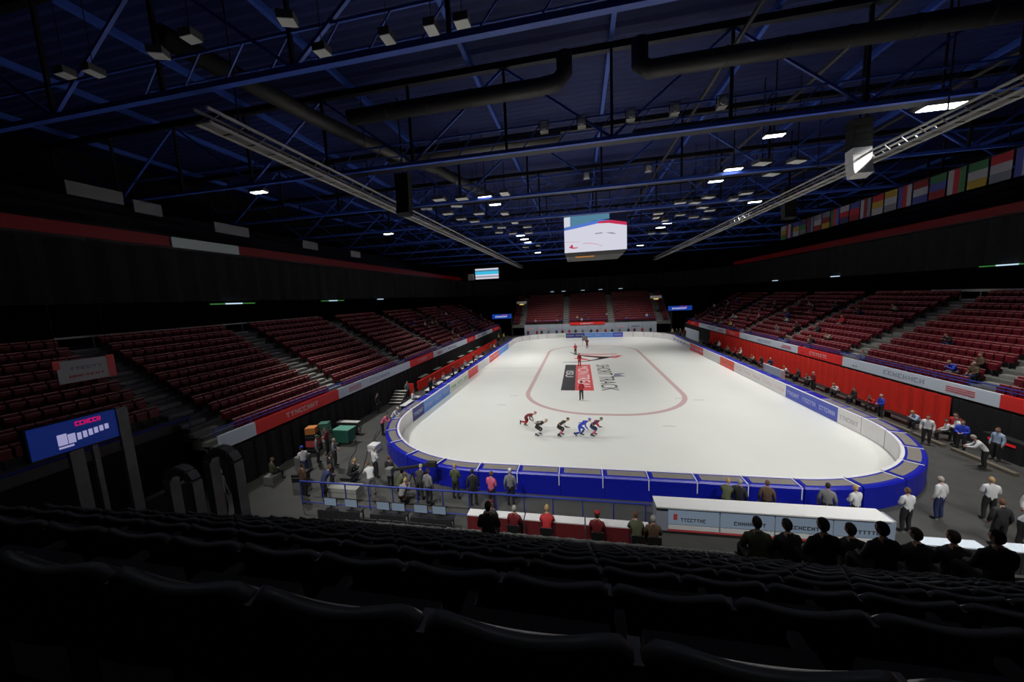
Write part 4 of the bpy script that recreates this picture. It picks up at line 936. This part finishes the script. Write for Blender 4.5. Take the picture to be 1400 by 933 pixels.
def build_pose(name):
    if name in PC: return PC[name]
    J = {k: Vector(v) for k, v in POSES[name].items()}
    me = bpy.data.meshes.new('skeleton'); idx = {k: i for i, k in enumerate(KEYS)}
    me.from_pydata([J[k] for k in KEYS], [(idx[a], idx[b]) for a, b, _ in BONES], [])
    o = bpy.data.objects.new('skeleton', me); COL.objects.link(o)
    o.modifiers.new('s', 'SKIN')
    for k in KEYS:
        sv_ = me.skin_vertices[0].data[idx[k]]; sv_.radius = RAD[k]; sv_.use_root = (k == 'pel')
    sd = o.modifiers.new('d', 'SUBSURF'); sd.levels = 1; sd.render_levels = 1
    bpy.context.view_layer.update()
    em = bpy.data.meshes.new_from_object(o.evaluated_get(bpy.context.evaluated_depsgraph_get()))
    bpy.data.objects.remove(o)
    V = [v.co.copy() for v in em.vertices]; N = [v.normal.copy() for v in em.vertices]; F = [tuple(p.vertices) for p in em.polygons]
    bones = [(J[a], J[b], r, a, b) for a, b, r in BONES]; reg = []
    for v in V:
        best = min(bones, key=lambda B: segd(v, B[0], B[1])); r = best[2]
        if best[3][:2] == 'el' and (v-best[1]).length < .035 and (v-best[0]).length > (best[1]-best[0]).length: r = 'skin'
        if best[3] == 'pel' and best[4] == 'spi' and (v-J['pel']).length < .10: r = 'bot'
        reg.append(r)
    body = MB(); body.add(V, F)
    hd = J['hed']-J['nek']; hc = J['hed']+hd.normalized()*.085+Vector((0, .015, 0))
    bend = math.atan2((J['nek']-J['spi']).y, (J['nek']-J['spi']).z); pit = bend*.35 if name.startswith('skate') and name != 'skate_stand' else bend*.6
    head_mesh(body, hc, pit)
    for s, sg in (('L', 1), ('R', -1)): hand_mesh(body, J['wr'+s], J['el'+s], sg)
    def vote(f):
        c = [reg[i] for i in f]; return max(sorted(set(c), reverse=True), key=c.count)
    def part(rs, off):
        keep = [f for f in F if vote(f) in rs]; used_ = sorted(set(i for f in keep for i in f)); mp = {i: k for k, i in enumerate(used_)}
        m = MB(); vs = [V[i]+N[i]*off for i in used_]; n = len(vs); m.add(vs, [tuple(mp[i] for i in f) for f in keep])
        return m, None
    D = {'J': J, 'hc': hc, 'pit': pit, 'body': body.me('body', ['skin', 'ink_black', 'lip'], True)}
    for nm, rs, off in (('jacket', ('top',), .022), ('trousers', ('bot',), .016), ('shoes', ('shoe',), .014), ('suit_top', ('top',), .008), ('suit_legs', ('bot',), .008)):
        m, _ = part(rs, off); D[nm] = m.me(nm, ['cloth_black'], True)
    rot = Matrix.Rotation(-pit, 3, 'X')
    # hair cap and helmet
    def cap(r, zmin, yb):
        mb = MB(); mb.ell((0, 0, 0), r, 12, 9)
        keepv = mb.v; f = [ff for ff in mb.f if all(keepv[i][2] > zmin+(.055 if keepv[i][1] > .045 else 0) - (yb if keepv[i][1] < -.02 else 0) for i in ff)]
        m = MB(); m.add([rot @ Vector((v[0], v[1]-.008, v[2]+.012))+hc for v in keepv], f); return m
    D['hair'] = cap((.084, .101, .120), -.01, .085).me('hair', 'hair_dark', True)
    hm = cap((.098, .128, .124), .0, .02)
    D['helmet'] = hm.me('helmet', 'white', True)
    ha = MB(); ha.tube([rot @ Vector((0, 0, .055))+hc, rot @ Vector((0, 0, .135))+hc], [.098, .075], 12); ha.add([rot @ Vector(p_)+hc for p_ in ((-.06, .07, .06), (.06, .07, .06), (.05, .16, .05), (-.05, .16, .05))], [(0, 1, 2, 3)])
    D['hat'] = ha.me('hat', 'cloth_black', True)
    g = MB(); g.tube([J['wrL'], J['wrL']+(J['wrL']-J['elL']).normalized()*.07], [.036, .042], 8); g.tube([J['wrR'], J['wrR']+(J['wrR']-J['elR']).normalized()*.07], [.036, .042], 8)
    D['gloves'] = g.me('gloves', 'cloth_black', True)
    if name.startswith('skate'):
        for s in 'LR':
            an, to = J['an'+s], J['to'+s]; d = (to-an); d.normalize()
            down = Vector((0, -d.z, d.y)); 
            if down.z > 0: down = -down
            a_ = an-d*.05; b_ = to+d*.05
            bt = MB(); bt.tube([an+Vector((0, -.01, .08)), an, an+d*.02+down*.02], [.052, .055, .05], 8); bt.tube([a_+down*.01, an+d*.05, b_], [.045, .05, .035], 8)
            D['boot'+s] = bt.me('boot', 'cloth_black', True)
            lo = 1.0
            bl = MB(); q0 = a_-d*.08+down*.115; q1 = b_+d*.09+down*(.115 if True else 0)
            bl.bar(q0, q1, .006, .022)
            bl.bar(a_+down*.03, a_+down*.11, .012, .03); bl.bar(b_-d*.05+down*.03, b_-d*.05+down*.11, .012, .03)
            D['blade'+s] = bl.me('blade', 'steel')
    PC[name] = D; return D
def setm(o, m):
    o.material_slots[0].link = 'OBJECT'; o.material_slots[0].material = M(m)
def person(loc, rz, pose, top, bot, hair='hair_dark', label='', hat=None, grp=None, skin='skin', scale=1.0):
    D = build_pose(pose); t = empty('person', loc, rz, label, 'person', grp); t.scale = (scale,)*3
    b = link('body', D['body'], t); setm(b, skin)
    if pose.startswith('skate') and hat and hat.startswith('helmet'):
        o = link('suit_top', D['suit_top'], t); setm(o, 'cloth_'+top); o = link('suit_legs', D['suit_legs'], t); setm(o, 'cloth_'+bot)
        o = link('helmet', D['helmet'], t); setm(o, hat.split(':')[1]); o = link('gloves', D['gloves'], t); setm(o, 'cloth_'+(grp_glove.get(label, 'black')))
        for s in 'LR': o = link('skate', D['boot'+s], t); setm(o, 'cloth_black'); link('blade', D['blade'+s], o)
        return t
    o = link('jacket', D['jacket'], t); setm(o, 'cloth_'+top); o = link('trousers', D['trousers'], t); setm(o, 'cloth_'+bot)
    if hat: o = link('hat', D['hat'], t); setm(o, 'cloth_'+hat)
    o = link('hair', D['hair'], t); setm(o, hair)
    if pose.startswith('skate'):
        for s in 'LR': o = link('skate', D['boot'+s], t); setm(o, 'cloth_black'); link('blade', D['blade'+s], o)
    else: o = link('shoes', D['shoes'], t); setm(o, 'cloth_black')
    return t
grp_glove = {}
# the five racers
FR = -PI/2      # facing +x
RG = 'short-track racers on the near ice'
LB = ['skater in a dark red suit and pink helmet at the back, rear leg kicked up', 'skater in a black and beige suit and pale helmet, second from the left', 'skater in a black and white suit with a black helmet, middle of the line',
      'skater in a bright blue suit and blue helmet, second from the front', 'leading skater in a navy suit with a red chest and dark green helmet']
for l_, c_ in zip(LB, ('grey', 'white', 'black', 'pale blue', 'white')): grp_glove[l_] = c_
t = person((-5.75, 7.55, -.045), FR, 'skate_push', 'dark red', 'dark red', label=LB[0], hat='helmet:cloth_pink', grp=RG)
t = person((-4.72, 6.02, -.045), FR-.1, 'skate_back', 'black', 'black', label=LB[1], hat='helmet:cloth_beige', grp=RG)
t = person((-3.28, 6.1, -.045), FR, 'skate_arms', 'black', 'black', label=LB[2], hat='helmet:ink_black', grp=RG)
t = person((-1.92, 6.15, -.045), FR, 'skate_stride', 'blue', 'blue', label=LB[3], hat='helmet:ad_blue', grp=RG)
t = person((-1.12, 6.3, -.045), FR, 'skate_arms', 'navy', 'navy', label=LB[4], hat='helmet:cloth_green', grp=RG)
# contrasting suit panels on the racers
def suit_band(root, a, b, rad, m):
    pose = {o.name.split('.')[0]: o for o in root.children}; return
def panel(root, pose, bone, t0, t1, r, m, nm='suit_panel'):
    J = PC[pose]['J']; a, b = J[bone[0]], J[bone[1]]
    pts = [a.lerp(b, t0), a.lerp(b, (t0+t1)/2), a.lerp(b, t1)]
    obj(nm, MB().tube(pts, r, 10), m, root, smooth=True)
ROOTS = [o for o in COL.objects if o.get('group') == RG]
rk = {o['label']: o for o in ROOTS}
q = rk[LB[0]]; panel(q, 'skate_push', ('elL', 'wrL'), .3, 1, .048, 'cloth_grey')
panel(q, 'skate_push', ('knL', 'anL'), .1, .75, [.07, .07, .06], 'cloth_red'); panel(q, 'skate_push', ('knR', 'anR'), .1, .75, [.07, .07, .06], 'cloth_red')
q = rk[LB[1]]; panel(q, 'skate_back', ('spi', 'che'), .3, 1, [.13, .15, .14], 'cloth_beige'); panel(q, 'skate_back', ('knR', 'anR'), .1, .8, [.07, .07, .06], 'cloth_white'); panel(q, 'skate_back', ('knL', 'anL'), .5, .8, .062, 'cloth_white')
q = rk[LB[2]]; panel(q, 'skate_arms', ('shR', 'elR'), .2, .9, [.075, .068, .06], 'cloth_white'); panel(q, 'skate_arms', ('knR', 'anR'), .1, .6, [.07, .07, .065], 'cloth_pink')
q = rk[LB[3]]; panel(q, 'skate_stride', ('knL', 'anL'), .3, .7, .068, 'cloth_navy'); panel(q, 'skate_stride', ('knR', 'anR'), .3, .7, .068, 'cloth_navy'); panel(q, 'skate_stride', ('spi', 'che'), .7, 1.0, [.15, .155, .15], 'cloth_navy')
q = rk[LB[4]]; panel(q, 'skate_arms', ('shR', 'elR'), 0, .95, [.078, .07, .06], 'cloth_red'); panel(q, 'skate_arms', ('spi', 'che'), .55, 1.05, [.145, .155, .15], 'cloth_red'); panel(q, 'skate_arms', ('knR', 'anR'), .1, .7, [.07, .07, .06], 'cloth_pink')
q = t
# people on the ice
person((-1.95, 14.2, -.06), .2, 'skate_stand', 'red', 'black', label='official in red jacket and dark trousers on the ice by the logo')
person((-2.1, 29.0, -.06), PI, 'skate_stand', 'red', 'red', label='skater all in red standing on the logo at the far edge of the red band')
person((-2.7, 38.0, -.06), PI-.5, 'skate_stand', 'red', 'black', 'hair_brown', 'person in red and black standing on the emblem, farther back')
person((-.8, 44.5, -.06), PI, 'skate_stand', 'dark red', 'dark red', label='person in dark red standing near the far end of the oval line')
t = empty('rolling_board', (-1.1, 48, 0), 0, 'small grey lap board standing on the far ice', 'board'); obj('board_face', MB().box(-.5, 0, .9, .5, .06, 1.8), 'metal_grey', t); obj('leg', MB().box(-.4, 0, 0, -.35, .06, .9), 'metal_grey', t); obj('leg', MB().box(.35, 0, 0, .4, .06, .9), 'metal_grey', t)

def toward(x, y, tx, ty): return math.atan2(-(tx-x), ty-y)
rnd = random.Random(11)
HAIR = ['hair_dark', 'hair_brown', 'hair_grey', 'hair_blond']
F0 = -.03
# lower left floor
person((-13.0, -.3, F0), toward(-13, -.3, -8, 10), 'hands_front', 'white', 'black', 'hair_grey', 'official in white and black standing on the grey floor beside the near left corner')
person((-12.2, -1.9, F0), .8, 'lean', 'white', 'grey', 'hair_brown', 'person in white bending over near the lower left railing')
for i, (x, y, ps, c) in enumerate([(-10.9, -1.6, 'crouch', 'olive'), (-11.6, -1.2, 'hands_front', 'black'), (-9.6, -2.0, 'lean', 'black'), (-10.3, -2.4, 'crouch', 'grey')]):
    person((x, y, F0), rnd.uniform(-.6, .2), ps, c, 'black', HAIR[i % 4], ['crouching photographer in olive beside the near left mats', 'photographer standing in black behind the black camera boom', 'person in black leaning at the left end of the near mats', 'crouching person in grey just behind the railing'][i])
person((-16.0, 5.3, F0), -1.2, 'lean', 'pink', 'black', 'hair_dark', 'person in a pink jacket leaning on the left corner mats')
person((-15.95, 6.6, F0), -1.3, 'lean', 'white', 'black', 'hair_dark', 'person in a white jacket leaning on the left corner mats', hat='white')
person((-17.2, -.6, F0), 1.0, 'hands_front', 'white', 'navy', 'hair_dark', 'person in a white jacket and blue cap on the lower left floor', hat='blue')
person((-17.6, .9, F0), -1.0, 'stand', 'grey', 'black', 'hair_dark', 'person in grey with a green hat beside the left drape', hat='green')
person((-17.9, 2.1, F0), 2.0, 'hands_front', 'dark red', 'black', 'hair_brown', 'person in dark red standing left of the green bin')
person((-18.6, -1.3, F0), -.4, 'sit', 'olive', 'black', 'hair_brown', 'person in olive seated in the dark lower left corner')
for i, (x, y, ps, c) in enumerate([(-15.0, -1.2, 'stand', 'black'), (-14.4, -2.5, 'lean', 'navy'), (-16.2, .6, 'hands_front', 'grey'), (-14.2, -.9, 'sit_lean', 'black'), (-15.6, -2.4, 'stand', 'brown')]):
    if ps == 'sit_lean': stack(x, y-.02, 1, ['metal_dark'], 'low dark case used as a seat on the lower left floor')
    person((x, y, F0-.06 if ps == 'sit_lean' else F0), rnd.uniform(-1.5, .5), ps, c, 'black', HAIR[i % 4], ['person in black standing at the left end of the blue railing', 'person in navy bending at the left end of the blue railing', 'person in grey standing on the grey floor left of the white box', 'person in black sitting on a low case on the left floor', 'person in brown standing in the dark lower left corner'][i])
stack(-18.6, -1.3, 1, ['metal_grey'], 'low grey case in the dark lower left corner')
# left bench people
for i, y in enumerate([12.5, 15.6, 17.4, 19.9, 22.1, 25.2, 27.6, 30.2, 33, 36.5, 40, 44, 47]):
    c = ['white', 'black', 'grey', 'white', 'navy', 'red', 'white', 'black'][i % 8]
    st = i % 3 == 1
    person((-17.3 if not st else -16.9, y, F0-.05 if not st else F0), -PI/2+rnd.uniform(-.4, .4), 'sit' if not st else 'stand', c, 'black', HAIR[i % 4], '%s person from the near end on the left benches, %s jacket, %s' % (ordn(i), c, 'standing' if st else 'sitting'), grp='people along the left mats')
for i, (x, y, c) in enumerate([(-19.3, 10, 'black'), (-18.7, 14.2, 'grey'), (-20.2+.9, 56.5, 'yellow'), (-18.4, 57.5, 'yellow')]):
    person((x, y, F0), rnd.uniform(-2, -1), 'stand', c, 'black', HAIR[i], ['person in black standing by the metal steps', 'person in grey standing at the end of the red barrier', 'person in a yellow vest at the far left gate', 'second person in a yellow vest at the far left gate, nearer the ice'][i])
# right bench and lane people
cols = ['white', 'pale blue', 'blue', 'red', 'black', 'white', 'dark red', 'grey', 'black', 'white', 'navy', 'red', 'black', 'beige', 'white', 'black', 'red', 'grey', 'white', 'navy', 'black', 'red']
for i in range(22):
    y = 7.4+i*1.75; st = i % 4 == 2; c = cols[i]; x = 18.9 if not st else 18.1
    person((x, y, F0-.05 if not st else F0), PI/2+rnd.uniform(-.5, .5), ['sit', 'sit_lean'][i % 2] if not st else 'hands_front', c, 'black', HAIR[(i*3) % 4], '%s person from the near end by the red drape, %s jacket, %s' % (ordn(i), c, 'standing' if st else 'sitting'), grp='people in front of the red drape')
for i, (x, y, c, ps) in enumerate([(17.3, 6.7, 'white', 'stand'), (18.2, 5.9, 'blue', 'hands_front'), (17.4, 3.9, 'white', 'lean'), (18.5, 3.0, 'red', 'stand'), (19.0, 7.2, 'red', 'stand'), (18.8, 4.9, 'pale blue', 'stand'), (19.2, 1.6, 'dark red', 'sit'), (17.9, 1.2, 'red', 'lean'), (18.6, 6.6, 'white', 'hands_front')]):
    person((x, y, F0), rnd.uniform(1, 2.4), ps, c, 'black', HAIR[i % 4], ['person in white standing at the kerb gap of the right lane', 'person in a bright blue jacket beside the right kerb', 'person in white bending by the right kerb near the photo edge', 'person in red standing at the right photo edge', 'person in red beside the end of the red drape',
           'person in pale blue among the group in the right corner', 'person in dark red sitting at the right photo edge', 'person in red leaning forward at the right photo edge', 'person in white standing in the right corner group'][i])
for i, (x, y, c, ps, b) in enumerate([(9.85, -1.75, 'white', 'hands_front', 'black'), (11.7, -.75, 'white', 'stand', 'navy'), (13.4, -.6, 'white', 'hands_front', 'black'), (14.1, -1.2, 'white', 'stand', 'grey'), (12.2, -2.2, 'black', 'stand', 'black'), (13.0, -2.0, 'white', 'lean', 'black'),
        (8.2, -1.75, 'white', 'hands_front', 'black'), (7.3, -1.7, 'grey', 'stand', 'black'), (5.2, -1.75, 'brown', 'stand', 'black'), (4.2, -1.75, 'black', 'stand', 'black'), (3.7, -1.8, 'olive', 'lean', 'black')]):
    person((x, y, F0), rnd.uniform(-.6, .6)+(PI if i in (3, 5) else 0), ps, c, b, HAIR[(i+1) % 4], ['person in white leaning over the right end of the desk, nearest the mats', 'person in a white top and navy trousers on the grey floor at the lower right', 'person in white at the lower right, near the photo edge', 'rightmost person in white and grey at the lower right',
           'person in black at the lower right edge', 'person in white bending at the lower right edge', 'person in white behind the right end of the desk', 'person in grey behind the right end of the desk', 'person with brown jacket behind the middle of the desk', 'person in black behind the middle of the desk', 'person in olive leaning behind the middle of the desk'][i])
# people standing at the near mats, left half
for i, (x, y, c, hat) in enumerate([(-6.9, -2.1, 'black', None), (-6.0, -2.2, 'pink', None), (-5.2, -1.9, 'grey', 'white'), (-7.9, -1.7, 'olive', None), (-9.0, -2.3, 'grey', None)]):
    person((x, y, F0), rnd.uniform(-.5, .5), 'hands_front' if i % 2 else 'stand', c, 'black', HAIR[i % 4], ['person in black standing against the blue near mats', 'person in pink standing against the blue near mats', 'person with a white hat against the blue near mats', 'person in olive standing at the left end of the near mats', 'person in grey behind the left part of the railing'][i], hat=hat)
# seated officials at the red tables
def chair(x, y, z, lab):
    t = empty('table_chair', (x, y, z), 0, lab, 'chair', 'chairs at the near tables')
    obj('seat', MB().box(-.22, -.22, .42, .22, .22, .46), 'metal_dark', t); obj('backrest', MB().box(-.22, -.25, .6, .22, -.21, .9), 'metal_dark', t)
    for a in (-.2, .17):
        for b in (-.22, .18): obj('leg', MB().box(a, b, 0, a+.03, b+.03, .9 if b < 0 else .42), 'metal_grey', t)
for i, (x, c, h) in enumerate([(-5.6, 'black', 'dark red'), (-4.6, 'dark red', None), (-3.35, 'red', None), (-1.5, 'dark red', 'red'), (-.1, 'olive', None), (.45, 'brown', None)]):
    chair(x, -4.25, F0, '%s chair from the left at the red-skirted tables' % ordn(i))
    person((x, -4.2, F0-.05), rnd.uniform(-.15, .15), 'sit' if i % 2 else 'sit_lean', c, 'black', HAIR[(i+1) % 4], '%s official from the left seated behind the red-skirted tables, %s jacket' % (ordn(i), c), hat=h, scale=1.12)
# dark silhouettes in the lowest near rows
SIL = [(1.95, 9, 1.69), (2.58, 9, 1.65), (2.78, 8, 1.87), (3.8, 9, 1.7), (3.79, 8, 1.79), (5.65, 9, 1.74), (5.58, 8, 1.71), (-4.47, 9, 1.55), (5.01, 9, 1.64)]
for i, (x, k, hh) in enumerate([(a, b, c) for a, b, c in SIL]):
    c = 'olive' if i == 0 else 'black'
    person((x, near_y(k)+.14, near_z(k)-.03), rnd.uniform(-.15, .15), 'sit', c, 'black', 'hair_dark', ('olive-jacketed spectator seated at the left of the group in the lower near rows' if i == 0 else 'dark spectator alone in the lower near rows, left of centre' if i == 7 else '%s dark-clad spectator of the group seated in the lower near rows at the right' % ordn(i if i < 7 else 7)), scale=min(1.2, max(1.05, hh/1.37)))
# one standing figure beyond the hoops and a few in the left gate
person((-12.4, -8.6, 3.1), -1.2, 'stand', 'grey', 'black', 'hair_grey', 'person with pale grey hair standing behind the grey hoop barriers')
# spectators scattered in the stands
SEEN = set()
def uniq(l, b):
    for extra in ('', ', %s trousers' % b, ', farther along'):
        if l+extra not in SEEN: SEEN.add(l+extra); return l+extra
    return l
def scatter(side, ys, rows, n, seed):
    r_ = random.Random(seed); pool = [s for s in spots if s[4] == side and ys[0] < (s[1] if side != 'far' else s[0]) < ys[1] and s[5] in rows]
    for j, s in enumerate(r_.sample(pool, n)):
        c = r_.choice(['black', 'navy', 'white', 'red', 'grey', 'beige', 'blue', 'black', 'yellow' if j % 9 == 0 else 'brown']); b = r_.choice(['black', 'navy', 'grey'])
        d = .02
        rz = rot_face(s[4]); fx, fy = -math.sin(rz)*.16, math.cos(rz)*.16
        e = 'near' if (s[1] < 30) else 'far'
        person((s[0]+fx, s[1]+fy, s[2]-.04), rz+r_.uniform(-.2, .2), r_.choice(['sit', 'sit_lean']), c, b, r_.choice(HAIR),
               uniq('spectator in %s jacket in the %s row of the %s stand, %s half' % (c, ordn(s[5]), s[4], e if side != 'far' else ('left' if s[0] < 0 else 'right')), b), grp='spectators in the %s stand' % side)
scatter('right', (22, 61), range(0, 9), 46, 1)
scatter('right', (8, 22), range(0, 10), 6, 2)
scatter('left', (28, 61), range(0, 9), 34, 3)
scatter('far', (-17, 17), range(0, 4), 16, 4)
# officials along the far board wall
for i in range(18):
    x = -13.5+i*1.55; c = ['dark red', 'red', 'black', 'grey', 'navy'][i % 5]
    person((x+rnd.uniform(-.3, .3), 62.6, F0), PI, 'stand', c, 'black', HAIR[i % 4], '%s person from the left standing behind the far mats, %s jacket' % (ordn(i), c), grp='people behind the far mats')
for i in range(8):
    x = 14.9+i*.62; y = 58.8-i*.75+rnd.uniform(-.4, .4)
    person((x+1.6, y, F0), 2.2, 'stand', ['beige', 'black', 'brown', 'dark red'][i % 4], 'black', HAIR[i % 4], '%s person from the left gathered at the far right corner, %s jacket' % (ordn(i), ['beige', 'black', 'brown', 'dark red'][i % 4]), grp='people at the far right corner')
